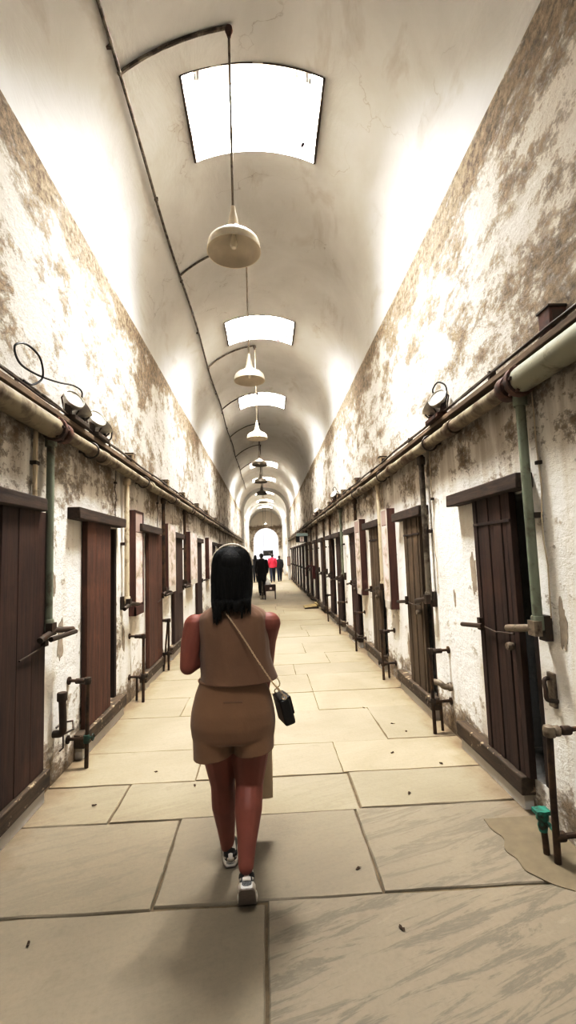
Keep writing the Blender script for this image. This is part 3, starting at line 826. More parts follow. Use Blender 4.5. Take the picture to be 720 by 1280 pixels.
for s in (1, -1):
    for k, yv in enumerate(VP[s]):
        t = thing('drop_pipe', VLAB[s][k], 'pipe', (s*1.535, yv, 1.15), 0, 'drop pipes on the %s wall' % ('right' if s > 0 else 'left'))
        m_ = M[VMAT.get((s, k), 'pipe_rust')]
        mb = MB(); mb.tube([(0, 0, 0), (0, 0, .7), (0, 0, 1.38)], .027, 14); obj('riser', mb, m_, t)
        mb = MB(); collar(mb, (0, 0, .02), (0, 0, 1), .037, .08); obj('collar', mb, m_, t)
        mb = MB(); collar(mb, (0, 0, 1.325), (0, 0, 1), .04, .075); obj('fitting', mb, m_, t)
        mb = MB()
        if s > 0: mb.tube([(-.02, -.03, -.01), (-.03, .05, -.015), (-.035, .28, -.05)], .022, 10); mb.box((-.045, -.04, -.05), (.0, .03, .035))
        else: mb.tube([(.02, -.16, -.06), (.03, .03, -.02), (.045, .30, -.055)], .021, 10); mb.box((0, -.04, -.05), (.045, .03, .035))
        obj('latch_arm', mb, M['iron_pale' if (s, k) in ((1, 0),) else 'iron'], t)
        mb = MB(); mb.box((s*.02, -.035, -.08), (s*.062, .035, .06)); obj('wall_plate', mb, M['iron'], t)
        mb = MB(); mb.box((s*.015, -.03, .62), (s*.062, .03, .65)); obj('saddle', mb, M['iron'], t)
# pale side conduit on the left, beside the green pipe
t = thing('wall_conduit', 'thin pale conduit hugging the wall left of the green drop pipe', 'conduit', (-1.575, 3.235, 2.06))
mb = MB(); mb.tube([(0, 0, 0), (0, 0, .48)], .016, 8); obj('conduit_tube', mb, M['pipe_pale'], t)
mb = MB(); mb.box((-.03, -.025, .22), (.018, .025, .245)); obj('saddle', mb, M['iron'], t)
# thin bare risers behind the others
for s, ys in ((1, [2.575, 4.30, 6.12]), (-1, [4.98, 6.9])):
    for k, yv in enumerate(ys):
        lab = {(1, 0): 'thin pale wire beside the grey green drop pipe, nearest right', (1, 1): 'thin pale cable on the plaster right of the second right drop pipe', (1, 2): 'thin pale cable beside the third right drop pipe',
               (-1, 0): 'thin dark cable hanging above the second left cell door', (-1, 1): 'thin dark cable hanging above the third left cell door'}[(s, k)]
        t = thing('hanging_cable', lab, 'cable', (s*1.585, yv, 2.06 if s < 0 else 1.2))
        mb = MB(); top = .6 if s < 0 else 1.46
        mb.tube([(s*.006*math.sin(q*1.4), .008*math.sin(q*2.2), top*q/10) for q in range(11)], .0042, 6); obj('wire', mb, M['pipe_pale' if s > 0 else 'pipe_rust'], t)
        mb = MB(); mb.box((s*-.012, -.015, top*.6), (s*.017, .015, top*.6+.02)); obj('clip', mb, M['iron'], t)

# ------------------------------------------------------------------ standpipes by the skirting
SP = [(1, 1.43, 2.44, .66, .13, 'rusty standpipe with green valve at the lower right edge, nearest on the right'),
      (1, 1.433, 4.17, .71, .27, 'tall rusty standpipe at the near side of the second right cell door'),
      (1, 1.432, 5.95, .60, .20, 'rusty standpipe between the second and third right cell doors'),
      (1, 1.43, 7.72, .62, .2, 'small standpipe beside the fourth right cell door'),
      (1, 1.43, 9.42, .62, .2, 'small standpipe, fifth from the camera along the right wall'),
      (1, 1.43, 11.2, .62, .2, 'small standpipe, sixth from the camera along the right wall'),
      (-1, 1.45, 3.86, .66, .22, 'rusty standpipe with dark green valve between the first and second left cell doors'),
      (-1, 1.44, 5.5, .73, .28, 'standpipe in front of the framed pink panel on the left'),
      (-1, 1.46, 6.98, .71, .24, 'crossed standpipes just left of the woman\'s arm')]
for k, (s, bx, by, h, zl, lab) in enumerate(SP):
    t = thing('standpipe', lab, 'standpipe', (s*bx, by, 0), 0, 'standpipes along the %s wall' % ('right' if s > 0 else 'left'))
    nr = (k == 0)
    lean = .035 if nr else .012
    top = V((-s*lean*.3, -lean if not s < 0 else lean, h)); d = W-bx
    r = .017 if nr else .0155
    mb = MB(); mb.tube([(0, 0, 0), top*.5+V((0, .004, 0)), top], r, 10); obj('upright', mb, M['pipe_rust'], t)
    mb = MB(); collar(mb, top, (0, 0, 1), r*1.75, .05); mb.ball(top, r*1.9, 10, 8); collar(mb, top+V((s*.035, 0, 0)), (1, 0, 0), r*1.6, .03); obj('elbow', mb, M['iron_pale' if nr else 'iron'], t)
    mb = MB(); mb.tube([top, top+V((s*d*.5, 0, .003)), (s*d, top.y, h+.006)], r*.75, 8); collar(mb, (s*d*.45, top.y, h), (1, 0, 0), r*1.35, .045); collar(mb, (s*(d-.008), top.y, h+.006), (1, 0, 0), r*2.0, .014); obj('upper_arm', mb, M['pipe_rust'], t)
    mb = MB(); mb.tube([(0, 0, zl), (s*d, 0, zl+.004)], r*.85, 8); collar(mb, (s*.02, 0, zl), (1, 0, 0), r*1.5, .05); collar(mb, (s*(d-.008), 0, zl), (1, 0, 0), r*2.0, .014); obj('lower_arm', mb, M['pipe_rust'], t)
    if nr:
        mb = MB(); mb.tube([(-.012, .075, 0), (-.018, .078, .18)], .016, 10); obj('stub', mb, M['pipe_rust'], t)
        mb = MB(); mb.lathe([(.0, .0), (.02, .0), (.026, .03), (.02, .05), (.03, .06), (.034, .11), (.0, .112)], (-.02, .078, .115), 14); mb.box((-.06, .05, .205), (.015, .105, .225)); mb.tube([(-.02, .078, .17), (-.0, .04, .16), (0, .0, .15)], .011, 8); obj('valve', mb, M['verdigris'], t)
    else:
        mb = MB(); mb.lathe([(.0, -.03), (.022, -.03), (.03, 0), (.022, .03), (.0, .03)], (0, 0, zl), 12); mb.tube([(0, 0, zl), (-s*.05, 0, zl+.012)], .009, 8)
        mb.tube([(-s*.05, .024*math.cos(a), zl+.012+.024*math.sin(a)) for a in [2*PI*q/14 for q in range(14)]], .005, 6, closed=True)
        obj('valve', mb, M['verdigris_dark' if k == 6 else 'iron'], t)
    if k in (1, 2, 7, 8):
        mb = MB(); mb.tube([(s*.07, .01, zl), (s*.075, .012, .02)], .012, 8); obj('stub', mb, M['pipe_rust'], t)
    if k == 8:
        mb = MB(); mb.tube([(s*.06, -.05, 0), (s*.02, .07, h)], .012, 8); obj('brace', mb, M['pipe_rust'], t)

t = thing('pipe_stub', 'thick grey capped pipe stub with bent elbow right of the nearest left door', 'pipe', (-1.53, 3.62, .33))
mb = MB(); mb.tube(bend_path([(-.07, 0, .02), (0, 0, .02), (.0, 0, .10), (.0, -.02, .30)], .04), .026, 12); obj('stub', mb, M['iron'], t)
mb = MB(); collar(mb, (0, -.02, .29), (0, 0, 1), .035, .06); obj('cap', mb, M['iron'], t)
mb = MB(); mb.tube([(.0, .0, .015), (.04, .09, .02), (.01, .15, .06), (-.04, .1, .07), (-.07, .04, .05)], .008, 8); mb.tube([(-.02, .05, .02), (-.02, .055, -.1), (-.055, .075, -.13)], .006, 6); obj('bent_wire', mb, M['iron'], t)
t = thing('pipe_elbow', 'bent grey pipe elbow low on the wall beside the second right cell door', 'pipe', (1.53, 4.20, .42))
mb = MB(); mb.tube(bend_path([(-.05, .06, .0), (-.01, .0, .0), (.0, -.05, -.02), (.07, -.06, -.02)], .03), .026, 12); collar(mb, (.05, -.06, -.02), (1, 0, 0), .036, .03); obj('elbow', mb, M['iron_pale'], t)
t = thing('wall_hook', 'small rusty pipe hook on the plaster right of the nearest right door', 'hook', (1.575, 2.62, .77))
mb = MB(); mb.tube(smooth_path([(.025, .02, .09), (-.02, .02, .08), (-.03, .0, .03), (-.03, -.01, -.02), (.025, -.02, -.03)]), .012, 8); obj('hook', mb, M['iron'], t)
mb = MB(); mb.box((.005, -.02, -.07), (.026, .04, .12)); obj('plate', mb, M['iron_pale'], t, .004)

# ------------------------------------------------------------------ ceiling conduit and pendant lamps
LAMPS = [(3.62, -.195), (6.45, -.17), (9.75, -.125), (12.7, -.12), (15.7, -.12), (18.8, -.12), (21.9, -.08), (38.0, 0.)]
t = thing('ceiling_conduit', 'flaking grey conduit along the left of the vault with curved branches to the lamps', 'conduit', (0, 0, SPRING))
A0 = math.radians(136); R0 = W-.025
mb = MB(); mb.tube([(R0*math.cos(A0+.012*math.sin(q*.7)), -4.5+q*.5, R0*math.sin(A0+.012*math.sin(q*.7))) for q in range(66)], .015, 8); obj('main_run', mb, M['conduit'], t)
for ly, lx in LAMPS[:7]:
    a1 = math.acos(lx/R0); mb = MB()
    mb.tube([(R0*math.cos(A0+(a1-A0)*q/18), ly+.02*math.sin(PI*q/18), R0*math.sin(A0+(a1-A0)*q/18)) for q in range(19)], .017 if ly < 5 else .014, 8); obj('branch', mb, M['conduit'], t)
for q in range(20):
    mb = MB(); a = A0; mb.box((R0*math.cos(a)-.03, -3+q*1.6, R0*math.sin(a)-.005), (R0*math.cos(a)+.01, -2.975+q*1.6, R0*math.sin(a)+.03)); obj('saddle', mb, M['iron'], t)
PLAB = ['large pendant lamp nearest the camera, wide pale shade on a long rod', 'second pendant lamp from the camera, hanging in front of the second skylight', 'white enamel pendant lamp, third from the camera, at the end of a pale rod',
        'silhouetted pendant lamp, fourth from the camera, just below the white one', 'silhouetted pendant lamp, fifth from the camera', 'dark silhouetted pendant lamp, sixth from the camera', 'pale pendant lamp, seventh from the camera', 'tiny dark pendant lamp inside the last far arch']
for k, (ly, lx) in enumerate(LAMPS):
    ztop = SPRING+math.sqrt(R0**2-lx**2)-.005; zb = 4.10
    t = thing('pendant_lamp', PLAB[k], 'lamp', (lx, ly, zb), 0, 'pendant lamps along the vault')
    em = M['enamel_white'] if k in (0, 1, 2, 6) else M['enamel_silhouette']
    mb = MB(); mb.tube([(0, 0, .38), (0, 0, ztop-zb-.03)], .011, 10); obj('rod', mb, M['iron_pale'] if k < 3 else M['iron'], t)
    mb = MB(); mb.lathe([(0, .0), (.03, -.0), (.034, -.03), (.022, -.06), (.016, -.09), (0, -.09)], (0, 0, ztop-zb), 14); obj('canopy', mb, M['flange' if k == 0 else 'iron'], t)
    mb = MB(); mb.lathe([(.0, .40), (.018, .40), (.022, .36), (.036, .30), (.046, .24), (.05, .20)], (0, 0, 0), 20); obj('neck', mb, em, t)
    mb = MB(); pr = [(.045, .23), (.06, .185), (.10, .15), (.17, .115), (.205, .085), (.216, .05), (.222, .0), (.216, .0), (.208, .045), (.197, .078), (.165, .105), (.095, .14), (.05, .17), (.03, .21)]
    mb.lathe(pr, (0, 0, 0), 32); obj('shade', mb, em, t)
    mb = MB(); mb.lathe([(0, .03), (.02, .035), (.032, .06), (.03, .09), (.016, .14), (.016, .2)], (0, 0, 0), 16); obj('bulb', mb, M['lens'], t)

# ------------------------------------------------------------------ exhibit panels, signs, small fittings
EP = [(-1, 5.50, 5.88, .96, 2.19, .065, 'framed exhibit panel with pink print between second and third left cell doors', True),
      (-1, 7.22, 7.78, 1.08, 2.15, .10, 'pale exhibit panel with dark side between third and fourth left cell doors', False),
      (-1, 9.24, 10.12, 1.08, 2.13, .11, 'pinkish white exhibit panel just past the fourth left cell door', False),
      (-1, 12.3, 13.0, 1.05, 2.13, .10, 'narrow exhibit panel furthest along the left wall, beside the woman\'s head', False),
      (1, 5.66, 5.95, .90, 2.14, .10, 'pale exhibit panel with brown side between second and third right cell doors', False),
      (1, 7.38, 7.77, .93, 2.14, .10, 'narrow pale exhibit panel with dark side beside the fourth right cell door', False)]
for k, (s, y0, y1, z0, z1, dp, lab, fr) in enumerate(EP):
    yc = (y0+y1)/2; h = z1-z0; w = y1-y0
    t = thing('exhibit_panel', lab, 'panel', (s*W, yc, z0), 0, 'exhibit panels on the walls')
    mb = MB(); mb.box((-s*dp, -w/2, 0), (s*.004, w/2, h)); obj('backing_box', mb, M['panelwood'], t, .004)
    mb = MB(); b0 = .13 if fr else .10
    mb.box((-s*(dp+.004), -w/2+.035, b0), (-s*dp, w/2-.03, h-(.26 if fr else (.21 if k >= 4 else .02)))); obj('print', mb, M['print'], t)
    if fr or k >= 4:
        mb = MB(); mb.box((-s*(dp+.004), -w/2+.03, h-.25 if fr else h-.2), (-s*dp, w/2-.03, h-.02)); obj('header', mb, M['print_head'], t)
    mb = MB(); e = .012
    for a, b in (((-w/2, 0), (w/2, .1)), ((-w/2, h-.02), (w/2, h)), ((-w/2, 0), (-w/2+.03, h)), ((w/2-.03, 0), (w/2, h))):
        mb.box((-s*(dp+(e if fr else .006)), a[0], a[1]), (-s*(dp-.002), b[0], b[1]))
    obj('frame', mb, M['panelwood' if fr else 'panelpale'], t, .002)

t = thing('hanging_sign', 'small black sign with a pale emblem projecting from the far right wall', 'sign', (1.52, 17.0, 2.30))
mb = MB(); mb.box((-.42, -.012, -.24), (-.01, .012, -.02)); obj('board', mb, M['sign_black'], t, .003)
mb = MB(); mb.box((-.285, -.016, -.22), (-.13, -.011, -.03)); obj('emblem', mb, M['sign_white'], t)
mb = MB(); mb.box((-.245, -.019, -.12), (-.17, -.015, -.07)); mb.box((-.225, -.019, -.2), (-.19, -.015, -.13)); obj('emblem_mark', mb, M['print_head'], t)
mb = MB(); mb.box((-.40, -.05, -.02), (.02, .05, .09)); obj('top_casing', mb, M['sign_teal'], t, .004)
mb = MB(); mb.tube([(.0, 0, -.0), (.07, 0, .0)], .012, 8); mb.tube([(-.2, 0, -.01), (-.2, 0, -.03)], .01, 8); obj('arm', mb, M['iron'], t)

t = thing('access_ramp', 'low pale timber ramp on the floor at a far right cell door', 'ramp', (1.30, 14.0, 0))
mb = MB(); mb.prism([(-.20, .03), (.2, .085), (.2, .0), (-.20, .0)], 'y', -.05, .62); obj('ramp_board', mb, M['ramp'], t, .004)
mb = MB(); mb.prism([(-.21, .0), (.2, .0), (.2, .05), (-.21, .03)], 'y', -.075, -.05); obj('front_edge', mb, M['jamb'], t)
mb = MB(); mb.box((.16, -.05, .0), (.21, .62, .13)); obj('kerb', mb, M['ramp'], t)

t = thing('call_box', 'small maroon box with a bent arm on the far right wall above the ramp', 'box', (1.6, 15.0, .82))
mb = MB(); mb.box((-.13, -.12, 0), (.005, .12, .42)); obj('casing', mb, M['maroon'], t, .012)
mb = MB(); mb.box((-.14, -.1, .05), (-.128, .1, .36)); obj('door_panel', mb, M['maroon'], t, .004)
mb = MB(); mb.tube(bend_path([(-.06, -.10, .36), (-.18, -.12, .44), (-.34, -.13, .38), (-.36, -.13, .1)], .05), .016, 8); obj('arm', mb, M['maroon'], t)

t = thing('side_table', 'small dark wooden table standing on the corridor floor behind the tall person in black', 'table', (.07, 17.5, 0))
mb = MB(); mb.box((-.17, -.16, .50), (.24, .16, .535)); obj('tabletop', mb, M['stoolwood'], t, .006)
mb = MB(); mb.box((-.15, -.14, .30), (.22, .14, .50)); obj('drawer_box', mb, M['stoolwood'], t, .004)
for x, yy_ in ((-.15, -.13), (.22, -.13), (-.15, .13), (.22, .13)):
    mb = MB(); mb.tube([(x, yy_, .5), (x, yy_, 0)], [.024, .018], 8); obj('leg', mb, M['stoolwood'], t)
mb = MB(); mb.box((.02, -.145, .36), (.10, -.141, .44)); obj('label_card', mb, M['sign_white'], t)
t = thing('grey_post', 'short grey post standing left of the small dark table', 'post', (-.19, 17.6, 0))
mb = MB(); mb.lathe([(.0, 0), (.09, 0), (.09, .02), (.035, .03), (.03, .60), (.036, .61), (.036, .64), (0, .645)], (0, 0, 0), 16); obj('post', mb, M['conduit'], t)
mb = MB(); mb.ball((0, 0, .19), .034, 10, 8); collar(mb, (0, 0, .2), (0, 0, 1), .04, .35); obj('sleeve', mb, M['conduit'], t)
t = thing('paper_bag', 'small white bag resting on top of the dark side table', 'bag', (.03, 17.5, .535))
mb = MB(); rn = random.Random(4)
mb.rings([(0, 0, 0, .09, .06), (.005, 0, .05, .10, .065), (-.004, 0, .11, .085, .05), (.006, 0, .16, .05, .03), (0, 0, .19, .06, .02)], 16); obj('bag_body', mb, M['white_cloth'], t)
mb = MB(); mb.tube(smooth_path([(-.03, 0, .18), (-.035, 0, .24), (.02, 0, .25), (.03, 0, .18)]), .006, 6); obj('handle', mb, M['white_cloth'], t)

t = thing('notice_board', 'grey notice on the right pier at the far arch', 'notice', (1.5, 30.945, .9))
mb = MB(); mb.box((-.14, -.03, 0), (.09, .06, .62)); obj('board', mb, M['conduit'], t, .004)
mb = MB(); mb.box((-.12, -.034, .03), (.07, -.029, .59)); obj('sheet', mb, M['print_head'], t)
t = thing('dark_banner', 'dark sign board hung across the corridor above the distant people', 'sign', (.1, 40.0, 1.62))
mb = MB(); mb.box((-.36, -.02, 0), (.48, .02, .44)); obj('board', mb, M['sign_black'], t, .005)
for x in (-.3, .42):
    mb = MB(); mb.tube([(x, 0, .44), (x, 0, 4.3)], .008, 6); obj('hanger', mb, M['iron'], t)

# dry scraps lying about on the flags
rn = random.Random(11)
for k, (x, yv) in enumerate([(.53, 2.11), (.42, 2.50), (-1.05, 2.17), (.96, 3.83), (1.2, 4.25), (-.88, 3.72), (-.55, 3.47), (.96, 4.93), (1.13, 4.45), (-1.18, 3.28), (.9, 3.2), (1.27, 3.6)]):
    mb = MB(); c = []; n = 9
    for q in range(n):
        a = 2*PI*q/n; r = .009*(1+.5*math.sin(2*a+k))*rn.uniform(.8, 1.2)
        c.append((r*math.cos(a)*1.5, r*math.sin(a), .003+.005*abs(math.sin(a*1.5+k))))
    vs = c+[(p[0], p[1], p[2]-.0022) for p in c]+[(0, 0, .002), (0, 0, .0)]
    fs = [(q, (q+1) % n, 2*n) for q in range(n)]+[((q+1) % n+n, q+n, 2*n+1) for q in range(n)]+[(q, q+n, (q+1) % n+n, (q+1) % n) for q in range(n)]
    mb.add(vs, fs)
    o = obj('dry_leaf', mb, M['leaf'], None); o.location = (x, yv, .001); o.rotation_euler = (0, 0, rn.uniform(0, 6))
    tag(o, 'small dark dry scrap of leaf lying on the flagstones', 'leaf', 'dry scraps on the flagstones')

# ------------------------------------------------------------------ people
def organic(name, mb, voxel, smooth, mat, parent, cuts=(), solid=0, sfac=.5, zcut=None):
    """closed primitives fused into one continuous surface, smoothed; cuts = [(co, normal)] removes the side the normal points to"""
    me = mb.mesh(name+'_src', mat, False, True)
    o = bpy.data.objects.new(name+'_src', me); COL.objects.link(o)
    r = o.modifiers.new('r', 'REMESH'); r.mode = 'VOXEL'; r.voxel_size = voxel; r.use_smooth_shade = True
    s = o.modifiers.new('s', 'SMOOTH'); s.iterations = smooth; s.factor = sfac
    dg = bpy.context.evaluated_depsgraph_get(); dg.update()
    m2 = bpy.data.meshes.new_from_object(o.evaluated_get(dg)); bpy.data.objects.remove(o); bpy.data.meshes.remove(me)
    m2.name = name
    bm = bmesh.new(); bm.from_mesh(m2)
    for co, no in cuts:
        bmesh.ops.bisect_plane(bm, geom=bm.verts[:]+bm.edges[:]+bm.faces[:], plane_co=co, plane_no=no, clear_outer=True)
    if zcut: zcut(bm)
    bm.to_mesh(m2); bm.free()
    m2.materials.clear(); m2.materials.append(mat)
    m2.polygons.foreach_set('use_smooth', [True]*len(m2.polygons)); m2.update()
    q = bpy.data.objects.new(name, m2); COL.objects.link(q); q.parent = parent
    if solid:
        sm = q.modifiers.new('solid', 'SOLIDIFY'); sm.thickness = solid; sm.offset = 0
    return q

def cloth_loft(rs, n=72, per=14, amp=.006, seed=0, sq=2.25, freq=7.):
    """open tube of cloth through stacked ellipses, with soft folds"""
    P = [rs[0]]+list(rs)+[rs[-1]]; lv = []
    for i in range(1, len(P)-2):
        for k in range(per):
            t = k/per; a, b, c, d = P[i-1], P[i], P[i+1], P[i+2]
            lv.append(tuple(.5*(2*b[j]+(c[j]-a[j])*t+(2*a[j]-5*b[j]+4*c[j]-d[j])*t*t+(3*b[j]-a[j]-3*c[j]+d[j])*t**3) for j in range(5)))
    lv.append(tuple(rs[-1])); mb = MB(); vs = []; fs = []
    for (cx, cy, z, rx, ry) in lv:
        for j in range(n):
            a = 2*PI*j/n; ca, sa = math.cos(a), math.sin(a)
            w = amp*(mnoise.noise(V((ca*freq*.25, sa*freq*.25, z*freq+seed)))+.6*mnoise.noise(V((ca*freq*.7+3, sa*freq*.7, z*freq*.7+seed))))
            vs.append((cx+(rx+w)*math.copysign(abs(ca)**(2/sq), ca), cy+(ry+w)*math.copysign(abs(sa)**(2/sq), sa), z))
    for i in range(len(lv)-1):
        for j in range(n):
            j2 = (j+1) % n; fs.append((i*n+j, i*n+j2, (i+1)*n+j2, (i+1)*n+j))
    return mb.add(vs, fs)

def hand(mb, wr, d, n, t, curl=.6, sc=1.0):
    """palm, four unequal bent fingers and a thumb; d = along the hand, n = way the palm faces, t = thumb side"""
    wr = V(wr); d = V(d).normalized(); n = V(n); n = (n-d*n.dot(d)).normalized(); t = V(t); t = (t-d*t.dot(d)-n*t.dot(n)).normalized()
    ln = [.92, 1.03, .96, .76]
    for k in range(4):
        off = t*(.030-.0195*k)*sc
        kn = wr+d*(.088-.004*abs(k-1))*sc+off
        mb.capsule(wr+d*.012*sc+off*.55, kn, .0135*sc, .0115*sc, 10)
        p = kn; ang = 0
        for q, seg in enumerate((.041, .026, .021)):
            ang += curl*(.75, 1., .65)[q]; dr = d*math.cos(ang)+n*math.sin(ang)
            e = p+dr*seg*ln[k]*sc; mb.capsule(p, e, (.0095-.0008*q)*sc, (.0088-.0008*q)*sc, 10); p = e
    mb.capsule(wr+d*.035*sc, wr+d*.07*sc, .018*sc, .015*sc, 10)
    b = wr+d*.022*sc+t*.022*sc; p = b
    for q, (seg, dr) in enumerate(((.042, t*.75+d*.6+n*.3), (.030, t*.35+d*.8+n*.5), (.024, t*.05+d*.75+n*.7))):
        e = p+dr.normalized()*seg*sc; mb.capsule(p, e, (.0135, .0105, .0092)[q]*sc, (.011, .0095, .0085)[q]*sc, 10); p = e

def head_prims(mb, c, sc=1.0):
    """skull, jaw, brow, nose, cheeks, ears; faces +Y"""
    c = V(c); B = lambda p, r: mb.ball(c+V(p)*sc, V(r)*sc, 20, 14)
    B((0, 0, .018), (.073, .093, .088)); B((0, .028, -.048), (.056, .062, .064)); B((0, .074, -.094), (.022, .02, .018))
    B((0, .076, -.062), (.028, .022, .016)); B((-.036, .064, -.03), (.024, .022, .024)); B((.036, .064, -.03), (.024, .022, .024))
    B((-.031, .076, .022), (.024, .010, .007)); B((.031, .076, .022), (.024, .010, .007))
    mb.capsule(c+V((0, .088, .008))*sc, c+V((0, .105, -.028))*sc, .0085*sc, .0125*sc, 12)
    B((-.011, .096, -.031), (.009, .009, .007)); B((.011, .096, -.031), (.009, .009, .007))
    for s in (-1, 1): B((s*.075, -.002, -.008), (.010, .021, .031))

def face_bits(root, c, sc=1.0, lips='lips'):
    c = V(c)
    for s in (-1, 1):
        mb = MB(); mb.ball(c+V((s*.031, .081, .003))*sc, .0105*sc, 14, 10); obj('eye', mb, M['eye'], root)
    mb = MB(); mb.ball(c+V((0, .094, -.061))*sc, (.021*sc, .008*sc, .006*sc), 16, 8); mb.ball(c+V((0, .095, -.068))*sc, (.018*sc, .008*sc, .006*sc), 16, 8); obj('lips', mb, M[lips], root)

def shoe(root, heel, yaw, pitch, ball_at, ln=.245, parts=True, mats=('white_shoe', 'black_shoe', 'grey_sole'), sc=1.0):
    """trainer; heel-to-toe along +Y before yaw; the part behind the ball is pitched up by pitch"""
    rz = Matrix.Rotation(yaw, 3, 'Z'); ball_at = V(ball_at); bu = ln*.70
    def T(u, v, w):
        if u < bu:
            k = min(1, (bu-u)/(.045)); a = pitch*(k*k*(3-2*k) if k < 1 else 1)
            p = V((v, (u-bu)*math.cos(a)+w*math.sin(a), -(u-bu)*math.sin(a)+w*math.cos(a)))
        else: p = V((v, u-bu, w))
        return ball_at + rz @ p
    #       u,   half width, sole w, top height, centre shift
    S = [(.0, .022, .030, .078), (.012, .031, .034, .104), (.04, .036, .035, .110), (.08, .036, .034, .100), (.12, .037, .032, .080), (.16, .042, .030, .062), (.19, .044, .028, .052), (.215, .040, .027, .044), (.235, .028, .026, .036), (.245, .012, .024, .030)]
    S = [(u*ln/.245, hw, so, h) for u, hw, so, h in S]
    def ringset(fn, name, mat, par):
        mb = MB(); n = 24; vs = []; fs = []
        for u, hw, so, h in S:
            for j in range(n): vs.append(fn(u, hw, so, h, 2*PI*j/n))
        for i in range(len(S)-1):
            for j in range(n): fs.append((i*n+j, i*n+(j+1) % n, (i+1)*n+(j+1) % n, (i+1)*n+j))
        fs += [tuple(range(n))[::-1], tuple(range((len(S)-1)*n, len(S)*n))]
        mb.add(vs, fs); return obj(name, mb, M[mat], par)
    def up(u, hw, so, h, a):
        ca, sa = math.cos(a), math.sin(a)
        w = so*.7+(h-so*.7)*max(0, sa)**.8 if sa > 0 else so*.7+.01*sa
        nar = 1-.42*max(0, sa)**2
        return T(u, hw*nar*math.copysign(abs(ca)**.75, ca), w)
    sh = ringset(up, 'shoe', mats[1] if parts else mats[0], root)
    def so_(u, hw, so, h, a):
        ca, sa = math.cos(a), math.sin(a)
        return T(u, (hw+.004)*math.copysign(abs(ca)**.55, ca), so*.5+so*.5*math.copysign(abs(sa)**.5, sa))
    ringset(so_, 'sole', mats[0], sh)
    if not parts: return sh
    mb = MB(); vs = []; fs = []; m = 12            # tread under the sole
    for u, hw, so, h in S: vs += [T(u, -(hw+.001), -.003), T(u, hw+.001, -.003), T(u, hw+.001, .003), T(u, -(hw+.001), .003)]
    for i in range(len(S)-1):
        for j in range(4): fs.append((i*4+j, i*4+(j+1) % 4, (i+1)*4+(j+1) % 4, (i+1)*4+j))
    fs += [(3, 2, 1, 0), tuple((len(S)-1)*4+k for k in range(4))]
    mb.add(vs, fs); obj('outsole', mb, M[mats[2]], sh)
    def patch(u0, u1, w0, w1, a0, a1, off, name, mat, label=None):
        """a panel that hugs the heel: a is the angle round the back (0 = dead back)"""
        mb = MB(); na, nw = 14, 6; vs = []
        for i in range(nw+1):
            w = w0+(w1-w0)*i/nw
            for j in range(na+1):
                a = a0+(a1-a0)*j/na
                tp = 1.06-.22*max(0, (w-.03)/.07)**2
                vs.append(T(.030-(.032*tp+off)*math.cos(a)+(.006 if w > .06 else 0), (.031*tp+off)*math.sin(a), w))
        fs = [(i*(na+1)+j, i*(na+1)+j+1, (i+1)*(na+1)+j+1, (i+1)*(na+1)+j) for i in range(nw) for j in range(na)]
        mb.add(vs, fs); q = obj(name, mb, M[mat], sh, 0, True, label)
        sm = q.modifiers.new('s', 'SOLIDIFY'); sm.thickness = .003; sm.offset = 1
    patch(0, 0, .03, .108, -1.2, 1.2, .002, 'heel_counter', mats[0])
    patch(0, 0, .046, .066, -1.25, -.34, .0055, 'stripe', mats[1]); patch(0, 0, .046, .066, .34, 1.25, .0055, 'stripe', mats[1])
    return sh

# --- the woman in brown, walking away
WY = 2.44; hc = V((-.178, WY, 1.545))
wo = thing('person', 'woman in a brown sleeveless top and shorts walking away, white and black trainers, black hair', 'person', (-.19, 2.42, 0))
wo.location = (0, 0, 0)
mb = MB()
mb.rings([(-.19, WY, .70, .15, .09), (-.19, WY, .76, .185, .118), (-.19, WY, .83, .190, .122), (-.19, WY, .92, .172, .112), (-.185, WY, 1.0, .142, .096), (-.18, WY, 1.08, .136, .094),
          (-.178, WY, 1.17, .150, .10), (-.18, WY, 1.25, .155, .095), (-.18, WY, 1.30, .125, .075), (-.18, WY, 1.33, .07, .055)], 32)
mb.ball((-.28, WY-.045, .80), (.095, .09, .09)); mb.ball((-.10, WY-.045, .80), (.095, .09, .09))
mb.ball((-.235, WY+.085, 1.18), (.062, .05, .058)); mb.ball((-.125, WY+.085, 1.18), (.062, .05, .058))
mb.capsule((-.18, WY-.01, 1.30), (-.178, WY+.012, 1.47), .056, .05)
head_prims(mb, hc)
SHL, SHR = V((-.374, WY, 1.258)), V((.006, WY, 1.255)); ELL, ELR = V((-.404, 2.385, 1.068)), V((-.014, 2.63, 1.035)); WRL, WRR = V((-.27, 2.60, 1.125)), V((-.035, 2.745, .825))
for sh, el, wr, sg in ((SHL, ELL, WRL, -1), (SHR, ELR, WRR, 1)):
    mb.capsule((-.18+sg*.05, WY, 1.305), sh+V((sg*-.01, 0, .0)), .045, .052)
    mid = sh.lerp(el, .45)+V((.004*sg if sg < 0 else -.010, 0, 0)); mb.capsule(sh, mid, .058, .053); mb.capsule(mid, el, .053, .041)
    m2 = el.lerp(wr, .3); mb.capsule(el, m2, .041, .040); mb.capsule(m2, wr, .040, .026)
hand(mb, WRL, (WRL-ELL), (.35, -.4, .8), (-.2, -.7, .3), .55)
hand(mb, WRR, V((0, .14, -1)), (0, -1, 0), (-1, 0, 0), .95)
HPL, KNL, ANL = V((-.280, WY, .80)), V((-.257, 2.525, .445)), V((-.247, 2.605, .095))
HPR, KNR, ANR = V((-.098, WY, .80)), V((-.118, 2.475, .46)), V((-.133, 2.262, .200))
